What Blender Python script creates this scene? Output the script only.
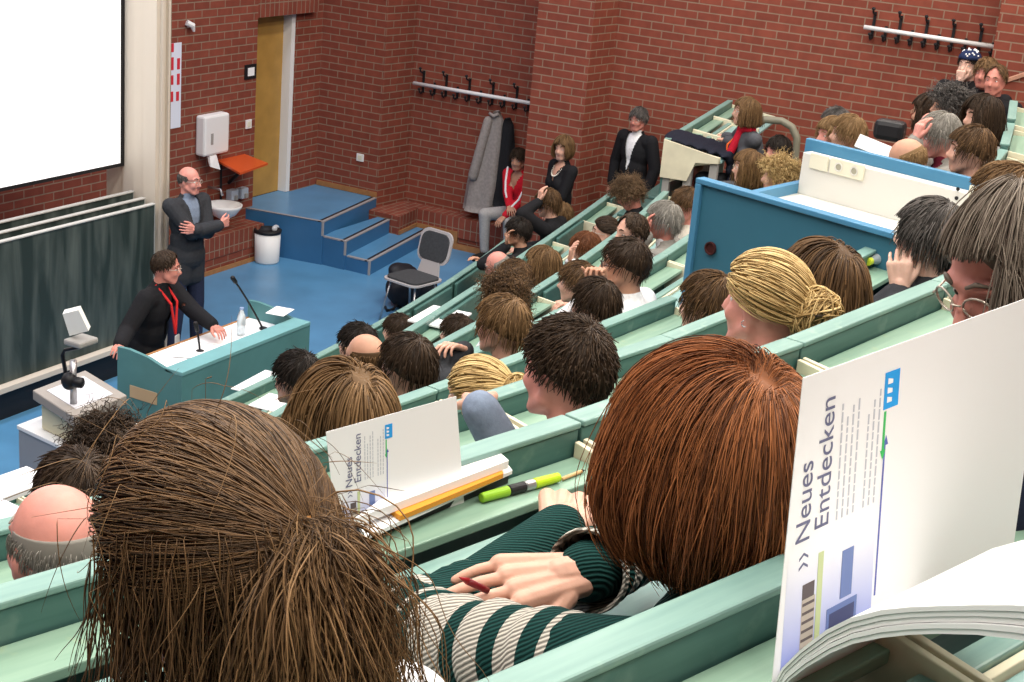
import bpy, math, random
import numpy as np
from mathutils import Vector, Matrix, Euler

for o in list(bpy.data.objects):
    bpy.data.objects.remove(o)
scene = bpy.context.scene
COL = scene.collection
rng = np.random.default_rng(7)
random.seed(7)
V = lambda *a: np.array(a, float)
R_ = math.radians

# ------------------------------------------------------------------ camera
CAM = V(-14.795, -10.169, 4.751)
CR = V(0.47256897, -0.87712416, 0.08562578)
CU = V(0.24477959, 0.22397147, 0.94335557)
CD = V(0.8466177, 0.42484113, -0.32054406)
FPX = 1495.888
cd = bpy.data.cameras.new('camera')
cam = bpy.data.objects.new('camera', cd)
COL.objects.link(cam)
m = Matrix.Identity(4)
for i in range(3):
    m[i][0], m[i][1], m[i][2], m[i][3] = CR[i], CU[i], -CD[i], CAM[i]
cam.matrix_world = m
cd.sensor_width = 36
cd.lens = FPX * 36 / 1024
cd.clip_start = 0.05
cd.clip_end = 200
scene.camera = cam

# ------------------------------------------------------------------ light
w = bpy.data.worlds.new('world')
scene.world = w
w.use_nodes = True
w.node_tree.nodes['Background'].inputs[0].default_value = (0.9, 0.95, 1.0, 1)
w.node_tree.nodes['Background'].inputs[1].default_value = 0.25


def area(name, loc, sx, sy, power, col, rot=(0, 0, 0)):
    ld = bpy.data.lights.new(name, 'AREA')
    ld.shape = 'RECTANGLE'
    ld.size, ld.size_y = sx, sy
    ld.energy = power
    ld.color = col
    ob = bpy.data.objects.new(name, ld)
    ob.location = loc
    ob.rotation_euler = rot
    COL.objects.link(ob)
    return ob


for i, x in enumerate((-15.5, -12.0, -8.5, -5.0, -1.8)):
    for j, y in enumerate((-2.0, -5.6, -9.2, -12.6)):
        tint = (1.0, 0.93, 0.84) if j else (0.78, 0.84, 1.0)  # front row tinted bluish to stand in for the projector's light
        area('ceiling_light', (x, y, 8.9), 2.4, 0.8, 150 if j else 105, tint)

scene.view_settings.view_transform = 'Standard'
scene.view_settings.look = 'None'
scene.view_settings.gamma = 1
scene.view_settings.use_curve_mapping = False
scene.view_settings.exposure = 0.15


# ------------------------------------------------------------------ pixel rays -> points of the place
def ray(px, py):
    return CD + CR * (px - 512) / FPX - CU * (py - 341) / FPX


def at(px, py, x=None, y=None, z=None, d=None):
    v = ray(px, py)
    if x is not None: t = (x - CAM[0]) / v[0]
    elif y is not None: t = (y - CAM[1]) / v[1]
    elif z is not None: t = (z - CAM[2]) / v[2]
    else: t = d
    return CAM + v * t


# ------------------------------------------------------------------ materials
MATS = {}


def mat(name, col, rough=0.6, spec=0.3, metal=0.0, noise=0.0, nscale=8.0, bump=0.0, bscale=60.0, emit=None, trans=0.0, alpha=None, sheen=0.0):
    if name in MATS: return MATS[name]
    mt = bpy.data.materials.new(name)
    mt.use_nodes = True
    nt = mt.node_tree
    b = nt.nodes['Principled BSDF']
    b.inputs['Base Color'].default_value = (*col, 1)
    b.inputs['Roughness'].default_value = rough
    b.inputs['Specular IOR Level'].default_value = spec
    b.inputs['Metallic'].default_value = metal
    b.inputs['Transmission Weight'].default_value = trans
    if sheen: b.inputs['Sheen Weight'].default_value = sheen
    tc = nt.nodes.new('ShaderNodeTexCoord')
    if noise:
        n = nt.nodes.new('ShaderNodeTexNoise')
        n.inputs['Scale'].default_value = nscale
        n.inputs['Detail'].default_value = 5
        nt.links.new(tc.outputs['Object'], n.inputs['Vector'])
        r = nt.nodes.new('ShaderNodeValToRGB')
        r.color_ramp.elements[0].position = 0.3
        r.color_ramp.elements[1].position = 0.7
        r.color_ramp.elements[0].color = (*[max(0, c * (1 - noise)) for c in col], 1)
        r.color_ramp.elements[1].color = (*[min(1, c * (1 + noise)) for c in col], 1)
        nt.links.new(n.outputs['Fac'], r.inputs['Fac'])
        nt.links.new(r.outputs['Color'], b.inputs['Base Color'])
    if bump:
        n = nt.nodes.new('ShaderNodeTexNoise')
        n.inputs['Scale'].default_value = bscale
        n.inputs['Detail'].default_value = 3
        nt.links.new(tc.outputs['Object'], n.inputs['Vector'])
        bp = nt.nodes.new('ShaderNodeBump')
        bp.inputs['Strength'].default_value = bump
        bp.inputs['Distance'].default_value = 0.01
        nt.links.new(n.outputs['Fac'], bp.inputs['Height'])
        nt.links.new(bp.outputs['Normal'], b.inputs['Normal'])
    if emit:
        b.inputs['Emission Color'].default_value = (*emit[0], 1)
        b.inputs['Emission Strength'].default_value = emit[1]
    MATS[name] = mt
    return mt


def brick_mat():
    mt = bpy.data.materials.new('red_brick')
    mt.use_nodes = True
    nt = mt.node_tree
    N = nt.nodes.new
    L = nt.links.new
    b = nt.nodes['Principled BSDF']
    tc = N('ShaderNodeTexCoord')
    sp = N('ShaderNodeSeparateXYZ')
    L(tc.outputs['Object'], sp.inputs[0])
    gn = N('ShaderNodeNewGeometry')
    sn = N('ShaderNodeSeparateXYZ')
    L(gn.outputs['True Normal'], sn.inputs[0])
    ab = N('ShaderNodeMath'); ab.operation = 'ABSOLUTE'; L(sn.outputs['X'], ab.inputs[0])
    gt = N('ShaderNodeMath'); gt.operation = 'GREATER_THAN'; gt.inputs[1].default_value = 0.7; L(ab.outputs[0], gt.inputs[0])
    mx = N('ShaderNodeMix'); mx.data_type = 'FLOAT'
    L(gt.outputs[0], mx.inputs[0]); L(sp.outputs['X'], mx.inputs[2]); L(sp.outputs['Y'], mx.inputs[3])
    az = N('ShaderNodeMath'); az.operation = 'ABSOLUTE'; L(sn.outputs['Z'], az.inputs[0])
    gz = N('ShaderNodeMath'); gz.operation = 'GREATER_THAN'; gz.inputs[1].default_value = 0.7; L(az.outputs[0], gz.inputs[0])
    mz = N('ShaderNodeMix'); mz.data_type = 'FLOAT'
    L(gz.outputs[0], mz.inputs[0]); L(sp.outputs['Z'], mz.inputs[2]); L(sp.outputs['Y'], mz.inputs[3])
    cb = N('ShaderNodeCombineXYZ')
    L(mx.outputs[0], cb.inputs[0]); L(mz.outputs[0], cb.inputs[1])
    br = N('ShaderNodeTexBrick')
    br.offset = 0.5
    br.inputs['Scale'].default_value = 1.0
    br.inputs['Brick Width'].default_value = 0.25
    br.inputs['Row Height'].default_value = 0.0833
    br.inputs['Mortar Size'].default_value = 0.0065
    br.inputs['Mortar Smooth'].default_value = 0.15
    br.inputs['Bias'].default_value = -0.1
    br.inputs['Color1'].default_value = (0.195, 0.050, 0.032, 1)
    br.inputs['Color2'].default_value = (0.245, 0.064, 0.040, 1)
    br.inputs['Mortar'].default_value = (0.255, 0.175, 0.125, 1)
    L(cb.outputs[0], br.inputs['Vector'])
    no = N('ShaderNodeTexNoise'); no.inputs['Scale'].default_value = 9; no.inputs['Detail'].default_value = 6
    L(tc.outputs['Object'], no.inputs['Vector'])
    mr = N('ShaderNodeMapRange'); mr.inputs[3].default_value = 0.75; mr.inputs[4].default_value = 1.25
    L(no.outputs['Fac'], mr.inputs[0])
    mm = N('ShaderNodeMix'); mm.data_type = 'RGBA'; mm.blend_type = 'MULTIPLY'; mm.inputs[0].default_value = 1
    L(br.outputs['Color'], mm.inputs[6]); L(mr.outputs[0], mm.inputs[7])
    L(mm.outputs[2], b.inputs['Base Color'])
    b.inputs['Roughness'].default_value = 0.8
    b.inputs['Specular IOR Level'].default_value = 0.2
    bp = N('ShaderNodeBump'); bp.inputs['Strength'].default_value = 0.5; bp.inputs['Distance'].default_value = 0.008; bp.invert = True
    L(br.outputs['Fac'], bp.inputs['Height']); L(bp.outputs['Normal'], b.inputs['Normal'])
    return mt


BRICK = brick_mat()


def soldier_mat():
    mt = BRICK.copy()
    mt.name = 'soldier_brick'
    for n in mt.node_tree.nodes:
        if n.type == 'TEX_BRICK':
            n.inputs['Brick Width'].default_value = 0.0833
            n.inputs['Row Height'].default_value = 0.25
            n.offset = 0.0
    return mt


SOLDIER = soldier_mat()


def wood_paint(name, base, light, scratch=(0.35, 0.5, 0.42)):
    """worn green painted bench wood: long soft streaks and small nicks"""
    mt = bpy.data.materials.new(name)
    mt.use_nodes = True
    nt = mt.node_tree
    N = nt.nodes.new; L = nt.links.new
    b = nt.nodes['Principled BSDF']
    tc = N('ShaderNodeTexCoord')
    mp = N('ShaderNodeMapping'); mp.inputs['Scale'].default_value = (3, 45, 45)
    L(tc.outputs['Object'], mp.inputs[0])
    n1 = N('ShaderNodeTexNoise'); n1.inputs['Scale'].default_value = 1.0; n1.inputs['Detail'].default_value = 8
    L(mp.outputs[0], n1.inputs['Vector'])
    r = N('ShaderNodeValToRGB')
    r.color_ramp.elements[0].position = 0.32; r.color_ramp.elements[0].color = (*base, 1)
    r.color_ramp.elements[1].position = 0.72; r.color_ramp.elements[1].color = (*light, 1)
    L(n1.outputs['Fac'], r.inputs['Fac'])
    n2 = N('ShaderNodeTexNoise'); n2.inputs['Scale'].default_value = 14; n2.inputs['Detail'].default_value = 10
    L(tc.outputs['Object'], n2.inputs['Vector'])
    r2 = N('ShaderNodeValToRGB')
    r2.color_ramp.elements[0].position = 0.62; r2.color_ramp.elements[0].color = (0, 0, 0, 1)
    r2.color_ramp.elements[1].position = 0.72; r2.color_ramp.elements[1].color = (0.6, 0.6, 0.6, 1)
    L(n2.outputs['Fac'], r2.inputs['Fac'])
    mx = N('ShaderNodeMix'); mx.data_type = 'RGBA'
    L(r2.outputs['Color'], mx.inputs[0]); L(r.outputs['Color'], mx.inputs[6]); mx.inputs[7].default_value = (*scratch, 1)
    L(mx.outputs[2], b.inputs['Base Color'])
    b.inputs['Roughness'].default_value = 0.42
    b.inputs['Specular IOR Level'].default_value = 0.4
    return mt


M_BOARD = wood_paint('bench_board_green', (0.045, 0.122, 0.108), (0.072, 0.165, 0.145), (0.13, 0.22, 0.19))
M_RAIL = wood_paint('bench_rail_green', (0.14, 0.26, 0.235), (0.21, 0.345, 0.305), (0.28, 0.42, 0.34))
M_SHELF = wood_paint('bench_shelf_green', (0.17, 0.29, 0.22), (0.24, 0.37, 0.28), (0.30, 0.38, 0.24))
M_DESK = wood_paint('bench_desk_bluegreen', (0.20, 0.36, 0.35), (0.27, 0.43, 0.41), (0.20, 0.33, 0.36))
M_CREAM = mat('cream_paint', (0.66, 0.62, 0.46), 0.5, noise=0.08)
M_GAPSHADE = mat('groove_shade', (0.03, 0.05, 0.045), 0.8)  # near-black tone paints in the shadow of the gap behind the pen shelf
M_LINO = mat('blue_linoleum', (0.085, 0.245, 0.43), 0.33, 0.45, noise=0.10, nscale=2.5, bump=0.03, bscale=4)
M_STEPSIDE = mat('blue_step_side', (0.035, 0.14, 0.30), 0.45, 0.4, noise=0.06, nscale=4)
M_NOSE = mat('grey_step_nosing', (0.32, 0.31, 0.32), 0.5)
M_TIER = mat('grey_tier_floor', (0.16, 0.17, 0.17), 0.7, noise=0.1)
M_ORANGEWOOD = mat('orange_wood_skirting', (0.34, 0.16, 0.06), 0.5, noise=0.15, nscale=14)
M_CREAMCOL = mat('cream_metal', (0.62, 0.55, 0.46), 0.45, 0.4)
M_WHITE = mat('white_paint', (0.78, 0.78, 0.77), 0.45)
M_PAPER = mat('white_paper', (0.86, 0.86, 0.86), 0.6, 0.2)
M_BLACK = mat('black_plastic', (0.012, 0.012, 0.014), 0.45)
M_STEEL = mat('brushed_steel', (0.45, 0.45, 0.46), 0.35, metal=0.9)
M_GREYPL = mat('grey_plastic', (0.33, 0.32, 0.30), 0.5)
M_BEIGE = mat('beige_plastic', (0.62, 0.59, 0.42), 0.5)
M_CEIL = mat('ceiling_white', (0.7, 0.7, 0.68), 0.8)
M_DOOR = mat('door_wood', (0.42, 0.24, 0.06), 0.4, noise=0.12, nscale=5)


# ------------------------------------------------------------------ mesh helpers
class MB:
    def __init__(s):
        s.v = []; s.f = []; s.m = []

    def add(s, vs, fs, mi=0):
        o = len(s.v)
        s.v.extend([tuple(map(float, q)) for q in vs])
        for f in fs:
            s.f.append([i + o for i in f]); s.m.append(mi)
        return s

    def box(s, lo, hi, mi=0, top=None):
        x0, y0, z0 = lo; x1, y1, z1 = hi
        vs = [(x0, y0, z0), (x1, y0, z0), (x1, y1, z0), (x0, y1, z0), (x0, y0, z1), (x1, y0, z1), (x1, y1, z1), (x0, y1, z1)]
        fs = [(0, 3, 2, 1), (4, 5, 6, 7), (0, 1, 5, 4), (1, 2, 6, 5), (2, 3, 7, 6), (3, 0, 4, 7)]
        o = len(s.v); s.v.extend(vs)
        for i, f in enumerate(fs):
            s.f.append([k + o for k in f]); s.m.append(top if (top is not None and i == 1) else mi)
        return s

    def hexa(s, bot, top, mi=0):
        """bot, top: four points each, counter-clockwise from above"""
        vs = list(bot) + list(top)
        fs = [(3, 2, 1, 0), (4, 5, 6, 7), (0, 1, 5, 4), (1, 2, 6, 5), (2, 3, 7, 6), (3, 0, 4, 7)]
        return s.add(vs, fs, mi)

    def prism(s, poly, z0, z1, mi=0, topmi=None):
        n = len(poly)
        vs = [(p[0], p[1], z0) for p in poly] + [(p[0], p[1], z1) for p in poly]
        s.add(vs, [tuple(range(n))[::-1]] + [(i, (i + 1) % n, n + (i + 1) % n, n + i) for i in range(n)], mi)
        o = len(s.v) - 2 * n
        s.f.append([o + n + i for i in range(n)]); s.m.append(mi if topmi is None else topmi)
        return s

    def tube(s, pts, r, seg=8, mi=0, cap=True):
        pts = [np.array(p, float) for p in pts]
        n = len(pts)
        rr = r if hasattr(r, '__len__') else [r] * n
        t0 = pts[1] - pts[0]
        a = np.cross(t0, V(0, 0, 1))
        if np.linalg.norm(a) < 1e-6: a = np.cross(t0, V(1, 0, 0))
        a /= np.linalg.norm(a)
        vs = []
        for i, p in enumerate(pts):
            t = pts[min(i + 1, n - 1)] - pts[max(i - 1, 0)]
            t = t / (np.linalg.norm(t) + 1e-12)
            a = a - t * (a @ t); a /= np.linalg.norm(a) + 1e-12
            b = np.cross(t, a)
            for k in range(seg):
                th = 2 * math.pi * k / seg
                vs.append(p + rr[i] * (a * math.cos(th) + b * math.sin(th)))
        fs = [(i * seg + k, i * seg + (k + 1) % seg, (i + 1) * seg + (k + 1) % seg, (i + 1) * seg + k) for i in range(n - 1) for k in range(seg)]
        if cap:
            fs.append(tuple(range(seg))[::-1]); fs.append(tuple((n - 1) * seg + k for k in range(seg)))
        return s.add(vs, fs, mi)

    def lathe(s, c, prof, seg=20, mi=0, axis=None):
        """prof: list of (radius, height) along z (or along axis)"""
        c = np.array(c, float)
        if axis is None: ax, ay, az = V(1, 0, 0), V(0, 1, 0), V(0, 0, 1)
        else:
            az = np.array(axis, float); az /= np.linalg.norm(az)
            ax = np.cross(az, V(0, 0, 1));
            if np.linalg.norm(ax) < 1e-5: ax = V(1, 0, 0)
            ax /= np.linalg.norm(ax); ay = np.cross(az, ax)
        vs = []
        for r, h in prof:
            for k in range(seg):
                th = 2 * math.pi * k / seg
                vs.append(c + ax * r * math.cos(th) + ay * r * math.sin(th) + az * h)
        n = len(prof)
        fs = [(i * seg + k, i * seg + (k + 1) % seg, (i + 1) * seg + (k + 1) % seg, (i + 1) * seg + k) for i in range(n - 1) for k in range(seg)]
        fs.append(tuple(range(seg))[::-1]); fs.append(tuple((n - 1) * seg + k for k in range(seg)))
        return s.add(vs, fs, mi)

    def ell(s, c, r, ax=None, nu=14, nv=9, mi=0):
        """ellipsoid; ax = 3 row axes"""
        A = np.eye(3) if ax is None else np.array(ax)
        c = np.array(c, float)
        vs = []
        for j in range(1, nv):
            ph = math.pi * j / nv
            for i in range(nu):
                th = 2 * math.pi * i / nu
                q = V(r[0] * math.sin(ph) * math.cos(th), r[1] * math.sin(ph) * math.sin(th), r[2] * math.cos(ph))
                vs.append(c + q @ A)
        top = len(vs); vs.append(c + V(0, 0, r[2]) @ A); vs.append(c - V(0, 0, r[2]) @ A)
        fs = []
        for j in range(nv - 2):
            for i in range(nu):
                fs.append((j * nu + i, (j + 1) * nu + i, (j + 1) * nu + (i + 1) % nu, j * nu + (i + 1) % nu))
        for i in range(nu):
            fs.append((top, i, (i + 1) % nu)); fs.append((top + 1, (nv - 2) * nu + (i + 1) % nu, (nv - 2) * nu + i))
        return s.add(vs, fs, mi)

    def cap(s, p0, p1, r0, r1, seg=12, mi=0):
        """tapered capsule"""
        p0 = np.array(p0, float); p1 = np.array(p1, float)
        d = p1 - p0; Ln = np.linalg.norm(d) + 1e-9; t = d / Ln
        pts = []; rr = []
        for a in (-85, -60, -30, 0):
            pts.append(p0 + t * r0 * math.sin(R_(a))); rr.append(r0 * math.cos(R_(a)))
        for a in (0, 30, 60, 85):
            pts.append(p1 + t * r1 * math.sin(R_(a))); rr.append(r1 * math.cos(R_(a)))
        return s.tube(pts, rr, seg, mi)

    def build(s, name, mats, parent=None, base=None, smooth=False, bevel=0.0):
        me = bpy.data.meshes.new(name)
        vs = s.v if base is None else [tuple(np.array(q) - base) for q in s.v]
        me.from_pydata(vs, [], s.f)
        if not isinstance(mats, (list, tuple)): mats = [mats]
        for q in mats: me.materials.append(q)
        me.polygons.foreach_set('material_index', [min(i, len(mats) - 1) for i in s.m])
        if smooth: me.polygons.foreach_set('use_smooth', [True] * len(me.polygons))
        me.update()
        ob = bpy.data.objects.new(name, me)
        COL.objects.link(ob)
        if parent is not None: ob.parent = parent
        if bevel:
            b = ob.modifiers.new('bevel', 'BEVEL'); b.width = bevel; b.segments = 2; b.limit_method = 'ANGLE'
        return ob


def tag(o, label=None, cat=None, group=None, kind=None):
    if label: o['label'] = label
    if cat: o['category'] = cat
    if group: o['group'] = group
    if kind: o['kind'] = kind
    return o


def thing(name, loc, label, cat, group=None, rz=0.0):
    o = bpy.data.objects.new(name, None)
    o.empty_display_size = 0.1
    COL.objects.link(o)
    o.location = tuple(loc); o.rotation_euler = (0, 0, rz)
    return tag(o, label, cat, group)


def struct(name, mb, mats, **k):
    return tag(mb.build(name, mats, **k), kind='structure')


def solid(mb, voxel, smooth=2, adapt=0.0):
    """fuse overlapping closed shells into one continuous surface; returns a mesh"""
    me = bpy.data.meshes.new('tmp')
    me.from_pydata(mb.v, [], mb.f)
    me.update()
    ob = bpy.data.objects.new('tmp', me)
    COL.objects.link(ob)
    r = ob.modifiers.new('r', 'REMESH'); r.mode = 'VOXEL'; r.voxel_size = voxel; r.adaptivity = adapt
    if smooth:
        q = ob.modifiers.new('s', 'SMOOTH'); q.factor = 0.5; q.iterations = smooth
    dg = bpy.context.evaluated_depsgraph_get()
    out = bpy.data.meshes.new_from_object(ob.evaluated_get(dg))
    bpy.data.objects.remove(ob); bpy.data.meshes.remove(me)
    return out


def mesh_np(me):
    n = len(me.vertices); a = np.empty(n * 3); me.vertices.foreach_get('co', a)
    v = a.reshape(-1, 3)
    f = [tuple(p.vertices) for p in me.polygons]
    return v, f


# ------------------------------------------------------------------ seating rows in plan
RH = [1.10, 1.55, 1.98, 2.41, 2.85, 3.27, 3.63, 3.92]
CO = [(.0203, -.0423, -4.4227, -9.3, -2.6), (.0045, .1087, -5.5476, -7.2, -1.5), (.0178, -.0025, -6.2028, -8, -3.2), (.0251, -.0624, -6.9681, -9.3, -5.8),
      (.0141, -.1165, -7.851, -10.7, -8.5), (.0397, -.0693, -8.7339, -12.8, -8.5), (.0269, -.092, -9.5502, -13.5, -10), (0, -.3393, -11.1169, -14.6, -12.6)]


def RY(k, x):
    a, b, c, lo, hi = CO[k - 1]
    xc = min(max(x, lo), hi); u = xc + 9
    return a * u * u + b * u + c + (2 * a * u + b) * (x - xc)


def seat(px, py, k, back=0.27):
    """point above the seats between row k and row k+1 seen at this pixel"""
    v = ray(px, py)
    for t in np.linspace(.6, 25, 2500):
        P = CAM + v * t
        if P[1] > RY(k + 1, P[0]) + back: return P
FK = [h - 0.75 for h in RH]      # tier floor between row k and row k+1

# ================================================================== the room
struct('floor', MB().box((-22, -16.5, -0.2), (1.4, 0.6, 0.0)), M_LINO)
struct('ceiling', MB().box((-22, -16.5, 9.0), (1.4, 0.6, 9.2)), M_CEIL)
ZT = 9.0
YL = -0.02                          # face of the wall left of the door
DX0, DX1 = float(at(258, 22, y=YL)[0]), -0.53
wf = MB()
wf.box((-22, YL, 0), (DX0, 0.6, ZT))
wf.box((DX1, 0.12, 0), (0.0, 0.6, ZT))
wf.box((DX0, 0.12, 2.60), (DX1, 0.6, ZT))
wf.box((DX0, 0.5, 0), (DX1, 0.6, 2.6))
struct('wall_front', wf, BRICK)
poly = [(0, 0.6), (0, -0.77), (0.55, -0.84), (0.55, -2.89), (-0.38, -2.89), (-0.38, -3.54), (0.1, -3.60), (0.1, -7.60), (-0.38, -7.60), (-0.38, -16.5), (1.4, -16.5), (1.4, 0.6)]
struct('wall_right', MB().prism(poly[::-1], 0, ZT), BRICK)
struct('wall_back', MB().box((-22, -16.7, 0), (-0.38, -16.5, ZT)), BRICK)
struct('wall_left', MB().box((-22.2, -16.5, 0), (-22, 0.6, ZT)), BRICK)
struct('trim_1', MB().box((DX0 + 0.002, 0.02, 2.60), (DX1 + 0.3, 0.118, 2.85)), SOLDIER)
# door in its recess
dr = struct('door_1', MB().box((DX0 + 0.003, 0.24, 0.5), (DX1 - 0.075, 0.285, 2.56)), M_DOOR)
fr = MB()
fr.box((DX1 - 0.075, 0.125, 0.5), (DX1 - 0.004, 0.47, 2.595))
fr.box((DX0 + 0.003, 0.3, 2.565), (DX1 - 0.102, 0.47, 2.595))
tag(fr.build('door_frame', M_WHITE, parent=dr), 'white door frame')

# landing and steps in front of the door
TH = 0.151
ex = V(math.cos(TH), math.sin(TH))            # along the step edges towards the right wall
stp = MB()
P1 = at(323.2, 221.6, z=0.5)[:2]; P2 = at(345.7, 241.1, z=0.3333)[:2]; P3 = at(369.8, 261, z=0.1667)[:2]


def edge_to(p, L): return p + ex * L


for (p, Ln, z1) in ((P3, 1.69, 0.1667), (P2, 1.19, 0.3333), (P1, 1.30, 0.5)):
    e = edge_to(p, Ln)
    if z1 == 0.5: e = edge_to(p, (-.002 - p[0]) / ex[0]); pl = [tuple(p), tuple(e), (-.002, .118), (DX1 - .001, .118), (DX1 - .001, .235), (DX0 + .002, .235), (DX0 + .002, YL - .002), (p[0] + (YL - p[1]) * -ex[1], YL - .002)]
    else: pl = [tuple(p), tuple(e), (e[0], P1[1] + .05), (p[0], P1[1] + .05)]
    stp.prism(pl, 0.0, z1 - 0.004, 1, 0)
    # nosing: dark line then grey strip along the front edge
    n = V(-ex[1], ex[0])
    for (a0, a1, h, mi) in ((-0.004, 0.030, 0.0, 2), (0.030, 0.062, 0.0, 3)):
        q = [tuple(p + n * a0), tuple(e + n * a0), tuple(e + n * a1), tuple(p + n * a1)]
        stp.prism(q, z1 - 0.012 + h, z1 + h, mi)
    y_b = p[1] + (.30 if z1 < .5 else .0)
    if z1 < .5: stp.box((p[0] - 0.004, p[1], z1 - 0.014), (p[0] + 0.03, y_b, z1 + 0.0005), 2)
    else: q = [V(*p), V(pl[-1][0], pl[-1][1]), V(pl[-1][0] + .035, pl[-1][1]), V(p[0] + .035, p[1])]; stp.prism([tuple(a) for a in q[::-1]], z1 - .014, z1 + .0006, 2)
    stp.box((p[0] - 0.006, p[1] - 0.004, z1 - 0.165), (p[0] + 0.016, p[1] + 0.016, z1 - 0.004), 2)
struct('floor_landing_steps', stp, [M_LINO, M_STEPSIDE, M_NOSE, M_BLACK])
# low brick ledges with a soldier course on their faces
lg = MB()
lc = at(432, 206, z=0.5)
lg.prism([(-0.20, -0.80), (0.003, -0.775), (0.545, -0.845), (0.545, -2.885), (0.32, -2.885), (0.32, -1.14), (-0.20, -1.20)][::-1], 0.0, 0.385, 0, 0)
struct('trim_2', lg, [BRICK, SOLDIER])
struct('trim_3', MB().box((0.297, -2.88, 0.14), (0.318, -1.165, 0.384)).hexa([(-.20, -1.222, .14), (.297, -1.165, .14), (.297, -1.144, .14), (-.20, -1.202, .14)], [(-.20, -1.222, .384), (.297, -1.165, .384), (.297, -1.144, .384), (-.20, -1.202, .384)]), SOLDIER)
pc = at(262, 257.5, z=0.0)
struct('trim_4', MB().box((-6.0, pc[1], 0.0), (pc[0], YL - .002, 0.40), 0, 1), [BRICK, BRICK])
struct('trim_5', MB().box((-6.0, pc[1] - 0.012, 0.17), (pc[0], pc[1] - 0.001, 0.40)), SOLDIER)
sk = MB()
sk.box((-0.014, -0.77, 0.5), (-0.001, 0.10, 0.56))
sk.hexa([(-.20, -1.240, .168), (.296, -1.183, .168), (.296, -1.167, .168), (-.20, -1.224, .168)], [(-.20, -1.240, .215), (.296, -1.183, .215), (.296, -1.167, .215), (-.20, -1.224, .215)])
sk.box((0.278, -2.88, 0.0), (0.296, -1.75, 0.07)); sk.box((0.278, -1.75, 0.0), (0.296, -1.185, 0.215))
sk.box((-6.0, pc[1] - 0.026, 0.0), (pc[0], pc[1] - 0.013, 0.05))
sk.box((-0.396, -3.53, 0.0), (-0.383, -2.9, 0.07))
struct('baseboard_right', sk, M_ORANGEWOOD)

# tiers under the seats
for k in range(1, 9):
    xs = np.linspace(-21.9, 0.09, 60)
    pl = [(x, RY(k, x) - 0.065) for x in xs] + [(0.09, -16.4), (-21.9, -16.4)]
    struct('floor_tier', MB().prism(pl[::-1], 0.0, FK[k - 1]), M_TIER)

# blackboard wall: guide-rail column, three boards, screen
YB = -1.70
cl = MB()
for (a, b, y, y2) in ((124, 135, -1.2, -1.0), (135, 146, -1.34, -1.2), (146, 157, -1.48, -1.34), (156, 170.5, -1.62, -1.48)):
    cl.box((at(a, 100, y=y)[0], y, 0), (at(b, 100, y=y)[0], y2, ZT))
    xa, xb = at(a, 100, y=y)[0], at(b, 100, y=y)[0]
    for f_ in (.30, .72):
        xm = xa + (xb - xa) * f_
        cl.box((xm - 0.012, y - 0.03, 0), (xm + 0.012, y, ZT))
    cl.box((xb - 0.016, y - 0.003, 0), (xb, y - 0.0005, ZT), 1)
struct('trim_6', cl, [M_CREAMCOL, mat('rail_groove_brown', (0.20, 0.15, 0.11), .6)])


def chalk_mat():
    mt = bpy.data.materials.new('blackboard_green'); mt.use_nodes = True
    nt = mt.node_tree; N = nt.nodes.new; L = nt.links.new
    b = nt.nodes['Principled BSDF']
    tc = N('ShaderNodeTexCoord'); mp = N('ShaderNodeMapping')
    mp.inputs['Rotation'].default_value = (0, 0.6, 0); mp.inputs['Scale'].default_value = (5, 1, 0.7)
    L(tc.outputs['Object'], mp.inputs[0])
    n = N('ShaderNodeTexNoise'); n.inputs['Scale'].default_value = 1.6; n.inputs['Detail'].default_value = 7; n.inputs['Distortion'].default_value = 0.6
    L(mp.outputs[0], n.inputs['Vector'])
    r = N('ShaderNodeValToRGB')
    r.color_ramp.elements[0].position = 0.4; r.color_ramp.elements[0].color = (0.016, 0.030, 0.027, 1)
    r.color_ramp.elements[1].position = 0.8; r.color_ramp.elements[1].color = (0.10, 0.125, 0.115, 1)
    L(n.outputs['Fac'], r.inputs['Fac']); L(r.outputs['Color'], b.inputs['Base Color'])
    b.inputs['Roughness'].default_value = 0.6
    return mt


M_CHALK = chalk_mat()
M_ALU = mat('pale_aluminium', (0.55, 0.55, 0.52), 0.4, metal=0.3)
for i, (px, py, y, lab) in enumerate(((155, 203.25, YB, 'dark green blackboard with chalk smears, the front one of the three with a cream tray'),
                                      (145, 197.5, YB + 0.16, 'dark green blackboard, the middle one of the three, only its top edge showing'),
                                      (133.75, 190.75, YB + 0.32, 'dark green blackboard, rearmost of the three, only its top edge showing'))):
    tr = at(px, py, y=y)
    x1, z1 = tr[0], tr[2]
    z0 = at(122, 341.7, y=YB)[2] if i == 0 else 0.35
    bo = thing('blackboard', (x1 - 2.2, y, z0), lab, 'blackboard')
    base = V(x1 - 2.2, y, z0)
    MB().box((x1 - 4.4, y, z0), (x1 - 0.01, y + 0.03, z1 - 0.012)).build('writing_surface', M_CHALK, bo, base)
    MB().box((x1 - 4.4, y - 0.012, z1 - 0.012), (x1, y + 0.035, z1)).box((x1 - 0.01, y - 0.006, z0), (x1, y + 0.035, z1 - 0.013)).build('edge_frame', M_ALU, bo, base, bevel=0.002)
    if i == 0:
        MB().box((x1 - 4.4, y - 0.07, z0 - 0.05), (x1 - 0.35, y + 0.03, z0 - 0.002)).build('chalk_tray', M_CREAMCOL, bo, base, bevel=0.004)
        MB().box((x1 - 4.4, y + 0.0, 0.0), (x1 - 0.05, y + 0.6, z0 - 0.055)).build('tray_shadow', M_BLACK, bo, base)  # black block stands in for the shadow below the tray
YS = -1.22
s1 = at(120.5, 163, y=YS)
sc_ = thing('projection_screen', (s1[0] - 2, YS, s1[2]), 'large bright white projection screen above the blackboards', 'screen')
sb = V(s1[0] - 2, YS, s1[2])
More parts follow.
